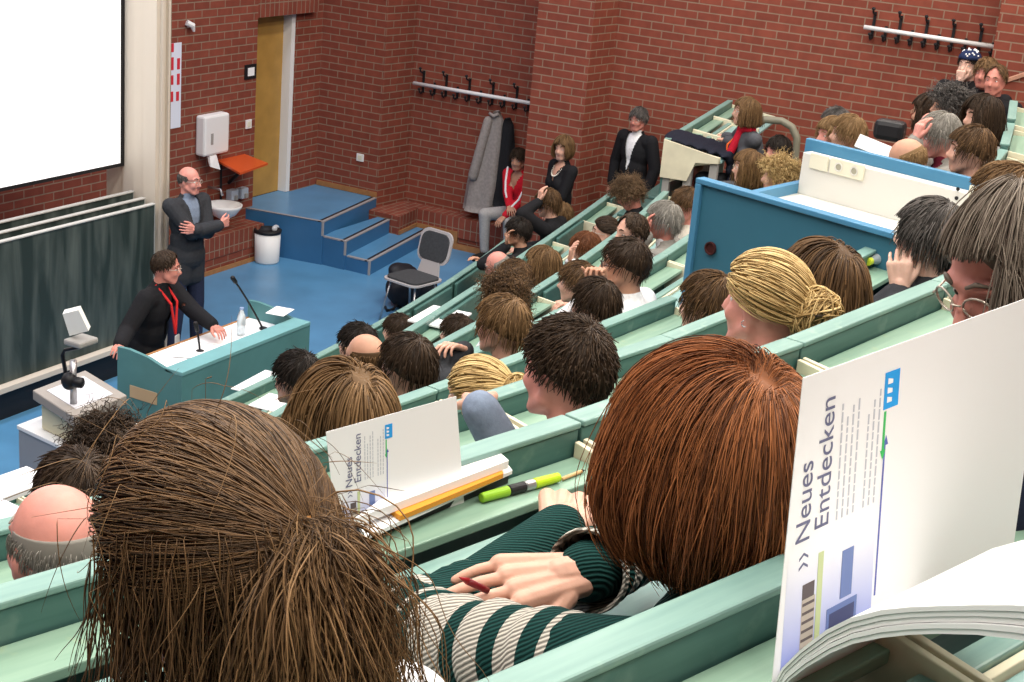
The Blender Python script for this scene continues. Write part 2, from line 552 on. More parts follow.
M_SCREEN = mat('lit_screen', (0.9, 0.9, 0.9), 0.7, emit=((1, 0.995, 1.0), 0.62))  # emission stands in for the projector's light falling on the cloth
MB().box((s1[0] - 4.6, YS, s1[2]), (s1[0], YS + 0.012, 5.2)).build('screen_cloth', M_SCREEN, sc_, sb)
MB().box((s1[0] - 4.6, YS - 0.004, s1[2] - 0.03), (s1[0] + 0.045, YS + 0.03, s1[2] - 0.001)).box((s1[0] + 0.001, YS - 0.004, s1[2] - 0.001), (s1[0] + 0.045, YS + 0.03, 5.2)).build('black_border', M_BLACK, sc_, sb)

# ================================================================== bench rows
LS = 0.86


def bench_parts(raised, L=LS):
    P = []
    b = MB().box((0.004, -0.045, -1.10), (L - 0.004, 0.0, -0.015)); P.append(('back_board', b, M_BOARD, 0.003))
    b = MB().box((0.003, -0.051, -0.014), (L - 0.003, 0.004, 0.0)); P.append(('top_rail', b, M_RAIL, 0.004))
    b = MB().box((0.02, -0.155, -0.092), (L - 0.02, -0.05, -0.072)); P.append(('pen_shelf', b, M_SHELF, 0.003))
    b = MB().box((0.02, -0.195, -0.155), (L - 0.02, -0.157, -0.14)); P.append(('groove', b, M_GAPSHADE, 0))
    b = MB().box((0.02, -0.236, -0.15), (L - 0.02, -0.197, -0.082)); P.append(('desk_strip', b, M_RAIL, 0.004))
    for x in (0.005, L - 0.019):
        pr = [(-0.05, -0.040), (-0.505, -0.10), (-0.505, -0.155), (-0.30, -0.20), (-0.12, -0.36), (-0.05, -0.40)]
        vs = [(x, q[0], q[1]) for q in pr] + [(x + 0.014, q[0], q[1]) for q in pr]
        n = len(pr)
        b = MB().add(vs, [tuple(range(n)), tuple(range(n, 2 * n))[::-1]] + [(i, n + i, n + (i + 1) % n, (i + 1) % n) for i in range(n)])
        P.append(('bracket', b, M_CREAM, 0.002))
    if raised:
        b = MB().box((0.05, -0.085, -0.43), (L - 0.05, -0.055, -0.022))
        P = [q for q in P if q[0] in ('back_board', 'top_rail', 'bracket')] + [('folded_desk', b, M_BOARD, 0.01)]
        P = [q for q in P if q[0] != 'bracket'] + [('hinge', MB().box((0.0, -0.075, -0.36), (0.02, -0.046, -0.30)), M_CREAM, 0)]
    else:
        b = MB().hexa([(0.02, -0.52, -0.152), (L - 0.02, -0.52, -0.152), (L - 0.02, -0.252, -0.127), (0.02, -0.252, -0.127)],
                      [(0.02, -0.52, -0.130), (L - 0.02, -0.52, -0.130), (L - 0.02, -0.252, -0.106), (0.02, -0.252, -0.106)])
        P.append(('desk_top', b, M_DESK, 0.003))
        b = MB().box((0.02, -0.251, -0.145), (L - 0.02, -0.237, -0.092)); P.append(('edge_strip', b, M_CREAM, 0.002))
    b = MB().box((0.06, 0.02, -0.775), (L - 0.06, 0.37, -0.745)); P.append(('seat', b, M_BOARD, 0.008))
    return P


PROTO = {}


def bench(p, rz, label, raised=False, kind='row', group='green bench sections'):
    key = (raised, kind)
    o = thing('bench_desk', p, label, 'bench', group, rz)
    if key not in PROTO:
        kids = []
        for (n, mb, mt, bv) in bench_parts(raised):
            if kind == 'first' and n == 'seat': continue
            kids.append(mb.build(n, mt, o, bevel=bv))
        PROTO[key] = kids
    else:
        for kd in PROTO[key]:
            c = kd.copy(); COL.objects.link(c); c.parent = o
    return o


ORD = ['first', 'second', 'third', 'fourth', 'fifth', 'sixth', 'seventh', 'eighth', 'ninth', 'tenth', 'eleventh', 'twelfth', 'thirteenth']
ROWNAME = ['front row', 'second row', 'third row', 'fourth row', 'fifth row',
           'sixth row', 'row before the two nearest women', 'nearest row']
ROWX = {1: (-10.2, -2.2, -5.0), 2: (-10.8, -1.0, -4.53), 3: (-11.2, -3.0, -5.6), 4: (-11.8, -5.5, -6.5), 5: (-12.6, -8.70, -8.72), 6: (-13.6, -8.80, -11.33), 7: (-14.5, -8.6, -12.17), 8: (-15.2, -11.6, -13.05)}
for k in range(1, 9):
    lo, hi, ph = ROWX[k]
    cuts = [ph]
    x = ph
    while True:
        s = math.atan((RY(k, x + 0.4) - RY(k, x - 0.0)) / 0.4); x2 = x + LS * math.cos(s)
        if x2 > hi + 0.05: break
        cuts.append(x2); x = x2
    x = ph
    while True:
        s = math.atan((RY(k, x) - RY(k, x - 0.8)) / 0.8); x2 = x - LS * math.cos(s)
        if x2 < lo - 0.05: break
        cuts.insert(0, x2); x = x2
    for i in range(len(cuts) - 1):
        x0, x1 = cuts[i], cuts[i + 1]
        y0, y1 = RY(k, x0), RY(k, x1)
        xm = (x0 + x1) / 2
        up = (k == 1 and -5.6 < xm < -3.2) or (k == 2 and (-6.4 < xm < -5.3 or -3.7 < xm < -2.9 or -2.3 < xm)) or (k == 3 and -6.7 < xm < -5.7)
        bench((x0, y0, RH[k - 1]), math.atan2(y1 - y0, x1 - x0),
              'green bench section%s, %s from the left in the %s' % (' with folded desk' if up else '', ORD[i], ROWNAME[k - 1]), up, 'first' if k == 1 else 'row', 'bench sections of the ' + ROWNAME[k - 1])


def line_benches(p0, p1, n0, labf, group):
    d = p1 - p0; L = np.linalg.norm(d[:2]); n = max(1, int(L / LS + 0.3)); u = d / L
    for i in range(n):
        q = p0 + u * LS * i
        bench(q, math.atan2(u[1], u[0]), labf % ORD[i], group=group)


# the block on the far side of the podium
S4a, S4b = at(665, 138, z=2.36), at(726, 101, z=2.36)
line_benches(S4a, S4a + (S4b - S4a) / np.linalg.norm(S4b - S4a) * 2.6, 3, 'green bench section by the brick wall, %s from the end holding the dark coat', 'bench sections of the far block')
u4 = (S4b - S4a) / np.linalg.norm(S4b - S4a); n4 = V(u4[1], -u4[0], 0)
# grey end frame of the far block
ef = thing('end_frame', S4a, 'grey steel legs and cream end bracket at the open end of the far bench row', 'bench frame')
fb = MB()
for s in (0.05, 0.24, 0.46):
    q = S4a + n4 * s + u4 * 0.02
    fb.box((q[0] - 0.02, q[1] - 0.035, 1.6), (q[0] + 0.02, q[1] + 0.035, S4a[2] - 0.16))
fb.build('leg', M_GREYPL, ef, S4a)
eb = MB()
pr = [(0.0, -0.005), (0.50, -0.10), (0.50, -0.15), (0.30, -0.17), (0.24, -0.34), (0.0, -0.34)]
vs = []
for off in (-0.03, -0.006):
    for (s, z) in pr: vs.append(S4a + n4 * s + u4 * off + V(0, 0, z))
n = len(pr)
eb.add(vs, [tuple(range(n)), tuple(range(n, 2 * n))[::-1]] + [(i, n + i, n + (i + 1) % n, (i + 1) % n) for i in range(n)])
eb.build('end_bracket', M_CREAM, ef, S4a)

# ------------------------------------------------------------------ podium (blue projector desk)
M_PBLUE = mat('podium_blue', (0.035, 0.135, 0.20), 0.5, noise=0.05, nscale=3)
M_PEDGE = mat('podium_edge_blue', (0.065, 0.22, 0.37), 0.4, noise=0.05)
M_PWHITE = mat('white_laminate', (0.66, 0.65, 0.60), 0.4)
M_PSOCK = mat('ivory_socket', (0.72, 0.70, 0.56), 0.4)
A = at(699, 178, z=3.36); B = at(900, 235, z=3.36)
pu = (B - A); pu[2] = 0; pu /= np.linalg.norm(pu)           # along the front panel, towards the audience's back
pn = V(-pu[1], pu[0], 0)                                      # away from the camera
if pn[0] < 0: pn = -pn
PL = 1.10
pod = thing('podium_desk', A, 'large blue boxed media desk with white worktop and sockets among the benches', 'podium')


def pp(a, d, z): return A + pu * a + pn * d + V(0, 0, z - A[2])


def pbox(mb, a0, a1, d0, d1, z0, z1, mi=0):
    return mb.hexa([pp(a0, d0, z0), pp(a1, d0, z0), pp(a1, d1, z0), pp(a0, d1, z0)][::1], [pp(a0, d0, z1), pp(a1, d0, z1), pp(a1, d1, z1), pp(a0, d1, z1)], mi)


ZB = 2.12
PD = 0.60
Cc = at(806, 138, z=3.46); PD = float((Cc - A) @ pn); AC = float((Cc - A) @ pu)
pbox(MB(), 0, PL, 0.012, 0.04, ZB, 3.33).build('front_panel', M_PBLUE, pod, A)
e = MB(); pbox(e, -0.012, PL + 0.012, -0.008, 0.05, 3.336, 3.36); pbox(e, -0.012, 0.022, -0.008, 0.05, ZB, 3.336); pbox(e, PL - 0.022, PL + 0.012, -0.008, 0.05, ZB, 3.325)
e.build('edge_frame', M_PEDGE, pod, A, bevel=0.004)
zs = 3.20
MB().hexa([pp(0, .05, ZB), pp(.04, .05, ZB), pp(AC + .04, PD, ZB), pp(AC, PD, ZB)], [pp(0, .05, 3.25), pp(.04, .05, 3.25), pp(AC + .04, PD, 3.25), pp(AC, PD, 3.25)]).build('side_panel', M_PEDGE, pod, A)
pbox(MB(), PL - 0.04, PL, 0.05, PD, ZB, 3.25).build('side_panel', M_PEDGE, pod, A)
MB().hexa([pp(.04, .05, 3.16), pp(PL - .04, .05, 3.16), pp(PL - .04, PD, 3.16), pp(AC + .04, PD, 3.16)], [pp(.04, .05, zs), pp(PL - .04, .05, zs), pp(PL - .04, PD, zs), pp(AC + .04, PD, zs)]).build('worktop', M_PWHITE, pod, A)
bp_ = MB(); pbox(bp_, AC, PL, PD, PD + 0.035, ZB, 3.46); bp_.build('back_panel', M_PEDGE, pod, A, bevel=0.004)
pbox(MB(), AC + 0.045, PL - 0.045, PD - 0.07, PD - 0.002, zs, 3.405).build('cable_duct', M_PWHITE, pod, A, bevel=0.003)


def on_duct(px, py):
    v = ray(px, py); t = ((A + pn * (PD - 0.07) - CAM) @ pn) / (v @ pn)
    q = CAM + v * t
    return float((q - A) @ pu), float(q[2])


for (x0, y0, x1, y1, nm) in ((812, 150, 828, 174, 'cable_outlet'), (832, 157, 864, 181, 'double_socket'), (970, 187, 984, 203, 'single_socket')):
    a0, z1 = on_duct(x0, y0 + 3); a1, z0 = on_duct(x1, y1 - 3)
    zc = (z0 + z1) / 2; hh = 0.038
    so = pbox(MB(), a0, a1, PD - 0.082, PD - 0.071, zc - hh, zc + hh).build(nm, M_PSOCK, pod, A, bevel=0.003)
    mid = [(a0 + a1) / 2] if nm != 'double_socket' else [a0 + (a1 - a0) * 0.27, a0 + (a1 - a0) * 0.73]
    if nm != 'cable_outlet':
        for a in mid:
            rb = MB().lathe(pp(a, PD - 0.084, zc), [(0.022, 0), (0.022, 0.003), (0.017, 0.003), (0.016, -0.001)], 18, axis=-pn)
            rb.build('socket_ring', M_PWHITE, so, A)
            MB().lathe(pp(a, PD - 0.0835, zc), [(0.015, 0), (0.015, 0.0012)], 14, axis=-pn).build('socket_well', mat('socket_shade', (0.35, 0.34, 0.26), 0.5), so, A)
hb = MB()
for (px, py) in ((958.5, 189), (957, 198)):
    a, z = on_duct(px, py); hb.lathe(pp(a, PD - 0.0735, z), [(0.009, 0), (0.009, 0.003)], 12, axis=-pn)
hb.build('jack', M_BLACK, pod, A)
v = ray(712, 248); t = ((A + pn * 0.012 - CAM) @ pn) / (v @ pn); hq = CAM + v * t
hb = MB().lathe(hq - pn * 0.006, [(0.03, 0.0), (0.03, 0.012), (0.024, 0.012), (0.022, 0.004)], 20, axis=-pn)
hb.build('cable_grommet', mat('dark_red_plastic', (0.05, 0.012, 0.012), 0.5), pod, A)

# ------------------------------------------------------------------ row behind the podium seen along its length
S6 = [at(979, 172, z=3.25), at(996, 152, z=3.27), at(1004, 137, z=3.29), at(1010, 108, z=3.32), at(1012.5, 84, z=3.36)]


def along(pts, step):
    out = [pts[0]]; acc = 0; i = 0; cur = pts[0]
    rest = step
    for a, b in zip(pts[:-1], pts[1:]):
        d = np.linalg.norm((b - a)[:2]); pos = 0
        while d - pos >= rest:
            pos += rest; rest = step; out.append(a + (b - a) * pos / d)
        rest -= d - pos
    return out


cut = along(S6, LS)
for i in range(len(cut) - 1):
    d = cut[i + 1] - cut[i]
    bench(cut[i], math.atan2(d[1], d[0]), 'green bench section at the right edge beyond the podium, %s from the podium' % ORD[i], group='bench sections beyond the podium')

# sloping brick parapet by the stairs at the far right
pa = at(913, 114, x=-1.3); pb = at(1030, 75, x=-1.1)
par = MB()
L0 = V(pa[0], pa[1] + 0.0, pa[2]); L1 = V(pb[0], pb[1], pb[2])
par.hexa([(L0[0], L0[1], 0), (L0[0] + .24, L0[1], 0), (L1[0] + .24, L1[1], 0), (L1[0], L1[1], 0)][::-1], [tuple(L0), (L0[0] + .24, L0[1], L0[2]), (L1[0] + .24, L1[1], L1[2]), tuple(L1)][::-1])
struct('wall_parapet', par, BRICK)
cp = MB()
cp.hexa([(L0[0] - .02, L0[1] + .02, L0[2] + .002), (L0[0] + .26, L0[1] + .02, L0[2] + .002), (L1[0] + .26, L1[1], L1[2] + .002), (L1[0] - .02, L1[1], L1[2] + .002)][::-1],
        [(L0[0] - .02, L0[1] + .02, L0[2] + .035), (L0[0] + .26, L0[1] + .02, L0[2] + .035), (L1[0] + .26, L1[1], L1[2] + .035), (L1[0] - .02, L1[1], L1[2] + .035)][::-1])
struct('trim_7', cp, mat('pinkish_coping', (0.42, 0.22, 0.15), 0.7, noise=0.1))
# tubular handrail near the far desk
hr = [at(752, 127, x=-1.2), at(765, 119.5, x=-1.2), at(782, 121, x=-1.2), at(792, 127, x=-1.2), at(797, 138, x=-1.2), at(796, 152, x=-1.2), at(794, 172, x=-1.2)]
pts = []
for i in range(len(hr) - 1):
    for s in np.linspace(0, 1, 5)[:-1]: pts.append(hr[i] * (1 - s) + hr[i + 1] * s)
pts.append(hr[-1]); pts.append(V(hr[-1][0], hr[-1][1], 1.7))
hnd = MB().tube(pts, 0.035, 12).build('handrail', mat('grey_green_rail', (0.20, 0.19, 0.14), 0.4), smooth=True)
tag(hnd, 'curved grey tubular handrail by the brick wall behind the woman with the red scarf', 'handrail')

# ------------------------------------------------------------------ coat racks and coats
def coat_rack(p0, p1, nh, label, xdir=-1):
    o = thing('coat_rack', p0, label, 'coat rack', 'white coat rails')
    d = (p1 - p0)
    off = V(-0.10, 0, 0)
    MB().tube([p0 + off, p1 + off], 0.022, 10).build('rail', M_WHITE, o, p0, smooth=True)
    for i in range(nh):
        q = p0 + d * (i + 0.5) / nh
        big = i % 2 == 0
        h = MB()
        h.box((q[0] - 0.012, q[1] - 0.014, q[2] - 0.11), (q[0] - 0.001, q[1] + 0.014, q[2] + (0.15 if big else 0.03)))
        if big:
            h.tube([q + V(-0.01, 0, 0.13), q + V(-0.05, 0, 0.13), q + V(-0.09, 0, 0.15), q + V(-0.10, 0, 0.18)], 0.010, 6)
            h.ell(q + V(-0.10, 0, 0.185), (0.017, 0.02, 0.017), nu=8, nv=6)
            h.tube([q + V(-0.01, 0, 0.0), q + V(-0.08, 0, 0.0)], 0.009, 6)
        h.tube([q + V(-0.01, 0, -0.09), q + V(-0.055, 0, -0.115), q + V(-0.085, 0, -0.10), q + V(-0.095, 0, -0.065)], 0.010, 6)
        h.ell(q + V(-0.096, 0, -0.06), (0.016, 0.02, 0.016), nu=8, nv=6)
        h.build('hook', M_BLACK, o, p0, smooth=False)
    return o


B0 = at(413.7, 83.0, x=0.45); B1 = at(531, 103.2, x=0.45); B0[0] = B1[0] = 0.548
coat_rack(B0, B1, 10, 'white coat rail with dark hooks in the brick recess, a grey coat hanging from it')
E0 = at(864.2, 27.0, x=0.0); E1 = at(998.3, 47.4, x=0.0); E0[0] = E1[0] = 0.098
coat_rack(E0, E1, 10, 'empty white coat rail with dark hooks high on the wall at upper right')


def coat(top, ytilt, zlen, wt, wb, col, label, rough=0.9):
    mb = MB()
    n = 28; rows = 14
    vs = []
    for j in range(rows + 1):
        s = j / rows
        wv = wt + (wb - wt) * min(1, s * 1.4) ** 0.8
        if s < 0.06: wv = wt * (0.35 + 0.65 * s / 0.06)
        for i in range(n):
            th = 2 * math.pi * i / n
            fold = 1 + 0.16 * math.sin(5 * th + 1.3) * min(1, s * 2) + 0.07 * math.sin(9 * th)
            vs.append(top + V(0.10 * (0.5 + 0.6 * s) * math.cos(th) * fold, wv * 0.5 * math.sin(th) * fold + ytilt * s, -zlen * s))
    fs = [(j * n + i, j * n + (i + 1) % n, (j + 1) * n + (i + 1) % n, (j + 1) * n + i) for j in range(rows) for i in range(n)]
    fs.append(tuple(range(n))); fs.append(tuple(rows * n + i for i in range(n))[::-1])
    mb.add(vs, fs)
    o = thing('hanging_coat', top, label, 'coat')
    mb.build('coat_body', mat(col[0], col[1], rough, noise=0.15, nscale=30), o, top, smooth=True)
    return o


tc_ = at(497, 111, x=0.37)
zb = at(486, 213, x=0.37)[2]
co = coat(tc_, 0.12, tc_[2] - zb, 0.14, 0.42, ('grey_wool', (0.30, 0.27, 0.25)), 'long grey wool coat hanging from the coat rail in the recess')
sl = MB()
sl.cap(tc_ + V(-0.06, 0.07, -0.12), tc_ + V(-0.10, 0.19, -0.78), 0.055, 0.062)
sl.build('sleeve', MATS['grey_wool'], co, tc_, smooth=True)
MB().tube([tc_ + V(-.05, -.05, -.02), tc_ + V(-.09, -.01, -.05), tc_ + V(-.06, .06, -.03)], 0.02, 8).build('collar', MATS['grey_wool'], co, tc_, smooth=True)
tk = at(508, 118, x=0.42)
coat(tk, -0.02, tk[2] - at(505, 205, x=0.42)[2], 0.12, 0.26, ('black_wool', (0.012, 0.012, 0.014)), 'black coat hanging behind the long grey coat in the recess')

# ------------------------------------------------------------------ things on the front brick wall
YW = YL - .002
tl = at(166, 44, y=YW); br_ = at(180, 127, y=YW)
ps = thing('wall_poster', (tl[0], YW, br_[2]), 'white poster with rows of red marks on the brick wall beside the column', 'poster')
pb_ = V(tl[0], YW, br_[2])
MB().box((tl[0], YW - 0.006, br_[2]), (br_[0], YW, tl[2])).build('sheet', mat('bluish_paper', (0.72, 0.76, 0.86), 0.6), ps, pb_)
M_RED = mat('print_red', (0.62, 0.03, 0.05), 0.6)
rb = MB()
W_ = br_[0] - tl[0]; H_ = tl[2] - br_[2]
for (u, v0, v1) in ((0.38, 0.0, 0.10), (0.38, 0.16, 0.31), (0.80, 0.18, 0.31), (0.38, 0.37, 0.48), (0.80, 0.36, 0.49), (0.38, 0.56, 0.68), (0.76, 0.57, 0.68)):
    rb.box((tl[0] + W_ * (u - 0.09), YW - 0.008, tl[2] - H_ * v1), (tl[0] + W_ * (u + 0.10), YW - 0.0065, tl[2] - H_ * v0))
rb.build('red_marks', M_RED, ps, pb_)
# paper towel dispenser
tl = at(200, 116, y=YW - 0.06); brr = at(224, 151, y=YW - 0.06)
dsp = thing('towel_dispenser', ((tl[0] + brr[0]) / 2, YW, brr[2]), 'white paper towel dispenser on the brick wall, a towel hanging from its slot', 'dispenser')
dp = V((tl[0] + brr[0]) / 2, YW, brr[2])
MB().box((tl[0], YW - 0.13, brr[2]), (brr[0], YW, tl[2])).build('case', M_WHITE, dsp, dp, bevel=0.025)
MB().box((tl[0] + .10, YW - 0.133, brr[2] + .12), (tl[0] + .14, YW - 0.128, brr[2] + .24)).build('lock_plate', M_GREYPL, dsp, dp)
tw = MB()
c = V(tl[0] + .15, YW - 0.09, brr[2])
tw.hexa([c + V(-.07, -.06, -.11), c + V(.11, -.05, -.17), c + V(.12, -.03, -.17), c + V(-.06, -.04, -.11)], [c + V(-.05, -.03, .0), c + V(.06, -.03, .0), c + V(.06, .01, .0), c + V(-.05, .01, .0)])
tw.build('paper_towel', M_PAPER, dsp, dp)
# orange folding shelf
M_ORANGE = mat('orange_laminate', (0.60, 0.09, 0.02), 0.35)
f0 = at(219, 157, y=YW); f1 = at(252, 152, y=YW)
zf = f0[2] - 0.03
xl, xr = at(221, 163, z=zf)[0], at(268, 162, z=zf)[0]
fs_ = thing('folding_shelf', (f0[0], YW, zf), 'orange folding shelf standing out from the brick wall next to the towel dispenser', 'shelf')
fb_ = V(f0[0], YW, zf)
q = [at(px, py, z=zf) for (px, py) in ((217, 160), (240, 173), (268, 163), (240, 152))]
MB().prism([tuple(p[:2]) for p in q], zf - 0.022, zf).build('shelf_board', M_ORANGE, fs_, fb_)
bk = MB(); ctr = sum(q) / 4
bk.tube([V(q[0][0] + .04, min(q[0][1], YW - .02), zf - .03), V(q[0][0] + .04, YW - .03, zf - 0.45)], 0.012, 6)
bk.tube([V(ctr[0], ctr[1] - .08, zf - .03), V(ctr[0] + .05, YW - .02, zf - 0.28)], 0.02, 6)
bk.build('support', M_BLACK, fs_, fb_)
# wash basin and soap things
bc = at(224, 206, y=-0.25)
ws = thing('wash_basin', bc, 'small white wash basin on the brick wall behind the standing man', 'basin')
MB().lathe(bc, [(0.05, -0.14), (0.13, -0.09), (0.19, -0.01), (0.20, 0.02), (0.18, 0.02), (0.12, -0.06), (0.02, -0.09)], 24).build('bowl', M_WHITE, ws, bc, smooth=True)
MB().tube([V(bc[0], YW - .01, bc[2] + .17), V(bc[0], bc[1] + .05, bc[2] + .17), V(bc[0], bc[1] + .02, bc[2] + .11)], 0.014, 8).build('tap', M_STEEL, ws, bc, smooth=True)
for (px, py, lab) in ((229, 194, 'small pale soap dispenser on the brick wall under the orange shelf, the left one'), (239, 192, 'small bluish plastic holder on the brick wall under the orange shelf, the right one')):
    c = at(px, py, y=YW)
    so = thing('wall_holder', c, lab, 'holder')
    MB().box((c[0] - .06, YW - .09, c[2] - .06), (c[0] + .06, YW, c[2] + .06)).build('holder_case', mat('pale_blue_plastic', (0.45, 0.52, 0.60), 0.4), so, c, bevel=0.012)
    MB().box((c[0] - .02, YW - .11, c[2] - .05), (c[0] + .02, YW - .091, c[2] + .0)).build('spout', M_GREYPL, so, c)
# light switch, door sign, sockets, hook
def plate(px, py, w_, h_, lab, cat, nm, x=None, dark=False):
    if x is None:
        c = at(px, py, y=YW); lo = (c[0] - w_ / 2, YW - .014, c[2] - h_ / 2); hi = (c[0] + w_ / 2, YW, c[2] + h_ / 2)
        lo2 = (c[0] - w_ * .28, YW - .018, c[2] - h_ * .28); hi2 = (c[0] + w_ * .28, YW - .0145, c[2] + h_ * .28)
    else:
        c = at(px, py, x=x); lo = (x - .014, c[1] - w_ / 2, c[2] - h_ / 2); hi = (x, c[1] + w_ / 2, c[2] + h_ / 2)
        lo2 = (x - .018, c[1] - w_ * .28, c[2] - h_ * .28); hi2 = (x - .0145, c[1] + w_ * .28, c[2] + h_ * .28)
    o = thing(nm, c, lab, cat)
    MB().box(lo, hi).build('plate', M_BLACK if dark else M_WHITE, o, c, bevel=0.003)
    MB().box(lo2, hi2).build('insert', M_PAPER if dark else M_PSOCK, o, c)
    return o


plate(248, 124, 0.10, 0.10, 'white light switch on the brick wall left of the door', 'switch', 'light_switch')
plate(250, 71.5, 0.20, 0.16, 'small dark framed sign with a pale card on the brick wall left of the door', 'sign', 'door_sign', dark=True)
plate(360.5, 157.5, 0.10, 0.09, 'white wall socket on the brick wall right of the landing', 'socket', 'wall_socket', x=-0.001)
plate(300, 148, 0.09, 0.20, 'torn whitish scrap of paper stuck on the brick corner beside the door', 'paper scrap', 'paper_scrap', x=-0.001)
c = at(189, 25, y=YW)
hk = thing('wall_clip', c, 'small white clip on the brick wall above the poster', 'clip')
MB().tube([c + V(-.06, -.02, .03), c + V(0, -.05, .0), c + V(.02, -.05, -.06)], [.03, .03, .012], 8).build('clip_body', M_WHITE, hk, c)
MB().box((c[0] - .03, YW - .02, c[2] - .02), (c[0] + .03, YW, c[2] + .02)).build('clip_base', M_WHITE, hk, c)
# socket strip on the column edge
c0 = at(169.5, 172, y=-1.5); c1 = at(169.5, 236, y=-1.5)
st = thing('socket_strip', c1, 'cream vertical socket strip on the edge of the blackboard column', 'socket strip')
xr_ = at(170.5, 100, y=-1.62)[0]
MB().box((xr_ + .001, -1.56, c1[2]), (xr_ + .075, -1.485, c0[2])).build('strip', M_CREAM, st, c1)
sd = MB()
for i in range(7):
    z = c1[2] + (c0[2] - c1[2]) * (i + .5) / 7
    sd.box((xr_ + .022, -1.564, z - .03), (xr_ + .055, -1.5605, z + .03))
sd.build('socket_face', mat('socket_dark', (0.10, 0.11, 0.08), 0.5), st, c1)

# ------------------------------------------------------------------ lectern
ZL = 1.05
lfl = at(182, 372.7, z=ZL); lfr = at(310, 321.4, z=ZL)
lbl = at(113.7, 355, z=ZL); lbr = at(241, 308.6, z=ZL)
LX0, LX1, LY0 = lfl[0], lfr[0], (lfl[1] + lfr[1]) / 2
LY1 = (lbl[1] + lbr[1]) / 2
M_LECT = mat('lectern_teal', (0.085, 0.22, 0.23), 0.5, noise=0.08, nscale=5)
M_LTOP = mat('lectern_rim', (0.16, 0.36, 0.38), 0.45, noise=0.08, nscale=5)
le = thing('lectern', ((LX0 + LX1) / 2, (LY0 + LY1) / 2, 0), 'wide teal lectern with white desk top, a man in black leaning on it', 'lectern')
lb = V((LX0 + LX1) / 2, (LY0 + LY1) / 2, 0)
MB().box((LX0, LY0, 0.0), (LX1, LY0 + .035, ZL - .03)).build('front_panel', M_LECT, le, lb)
MB().box((LX0, LY0 - .004, ZL - .03), (LX1, LY0 + .15, ZL)).build('front_rim', M_LTOP, le, lb, bevel=.004)
for x, nm in ((LX0, 'l'), (LX1 - .03, 'r')):
    pr = [(LY0 + .036, .35), (LY0 + .036, ZL - .032), (LY0 + .18, ZL + .0), (LY0 + .3, ZL + .035), (LY1 - .1, ZL + .055), (LY1, ZL + .05), (LY1, .35)]
    vs = [(x, a, b) for a, b in pr] + [(x + .03, a, b) for a, b in pr]; n = len(pr)
    sp_ = MB().add(vs, [tuple(range(n)), tuple(range(n, 2 * n))[::-1]] + [(i, n + i, n + (i + 1) % n, (i + 1) % n) for i in range(n)]).build('side_panel', M_LECT, le, lb)
    if nm == 'l':
        h0 = at(130, 387, x=x - .001); h1 = at(157, 403, x=x - .001)
        ya, yb = sorted((h0[1], h1[1])); zc = (h0[2] + h1[2]) / 2
        MB().box((x - .004, ya, zc - .045), (x - .0005, yb, zc + .045)).build('handle_slot', mat('bare_wood', (0.50, 0.36, 0.22), 0.6), sp_, lb)
MB().box((LX0 + .031, LY0 + .151, ZL - .12), (LX1 - .031, LY1 - .02, ZL - .09)).build('desk_top', M_PAPER, le, lb)
MB().box((LX0 + .031, LY1 - .019, ZL - .125), (LX1 - .031, LY1 - .0, ZL - .085)).build('desk_edge', M_ORANGEWOOD, le, lb)
MB().box((LX0 + .05, LY0 + .05, 0.0), (LX1 - .05, LY1 - .3, .3)).build('plinth', M_LECT, le, lb)
zd = ZL - .088
def mic(p0, tip, lab):
    o = thing('gooseneck_microphone', p0, lab, 'microphone')
    mid = (p0 + tip) / 2 + V(0, 0, .03)
    pts = [p0 * (1 - s) ** 2 + 2 * mid * s * (1 - s) + tip * s * s for s in np.linspace(0, 1, 12)]
    MB().tube(pts, 0.008, 8).build('gooseneck', M_BLACK, o, p0, smooth=True)
    dd = (pts[-1] - pts[-2]); dd /= np.linalg.norm(dd)
    MB().cap(tip, tip + dd * .05, .016, .018).build('capsule', M_BLACK, o, p0, smooth=True)
    MB().lathe(p0, [(.03, 0), (.03, .012), (.012, .02)], 14).build('mic_base', M_BLACK, o, p0)


m0 = at(263, 329, z=zd); mt_ = at(235.5, 282, y=m0[1] + .03)
mic(m0, mt_, 'thin black gooseneck microphone rising from the right end of the lectern')
m1 = at(200, 352, z=zd); mt2 = at(197, 330, y=m1[1] + .02)
mic(m1, mt2, 'short thin microphone in front of the man at the lectern')
def paper(name, c, sx, sy, rz, lab, cat='paper', mt=None, th=.004, group=None):
    o = MB().box((-sx / 2, -sy / 2, 0), (sx / 2, sy / 2, th)).build(name, mt or M_PAPER)
    o.location = tuple(c); o.rotation_euler = (0, 0, rz)
    return tag(o, lab, cat, group)


paper('paper_sheet', at(218, 338, z=zd), .30, .21, .2, 'white paper sheet on the lectern beside the bottle')
paper('paper_sheet', at(191, 351, z=zd + .005), .30, .21, .5, 'white paper sheet on the lectern in front of the leaning man')
paper('paper_sheet', at(280, 311.5, z=ZL + .06), .20, .15, .2, 'white paper lying on the right side panel of the lectern')
M_GLASS = mat('clear_bottle', (0.78, 0.86, 0.90), 0.08, 0.6, trans=0.55)
def bottle(p, lab, h=.2, r=.032, cap=(0.3, 0.4, 0.6), axis=None):
    o = thing('water_bottle', p, lab, 'bottle')
    MB().lathe(p, [(r * .9, 0), (r, .01), (r, h * .3), (r * .93, h * .34), (r, h * .38), (r, h * .66), (r * .5, h * .86), (r * .42, h * .9), (r * .42, h * .93)], 18, axis=axis).build('bottle_body', M_GLASS, o, p, smooth=True)
    MB().lathe(p, [(r * .48, h * .93), (r * .48, h * 1.0), (r * .3, h * 1.005)], 16, axis=axis).build('bottle_cap', mat('cap_%d%d%d' % tuple(int(c * 99) for c in cap), cap, .4), o, p)


bottle(at(241, 335, z=zd), 'small clear water bottle standing on the lectern', .22, .034)

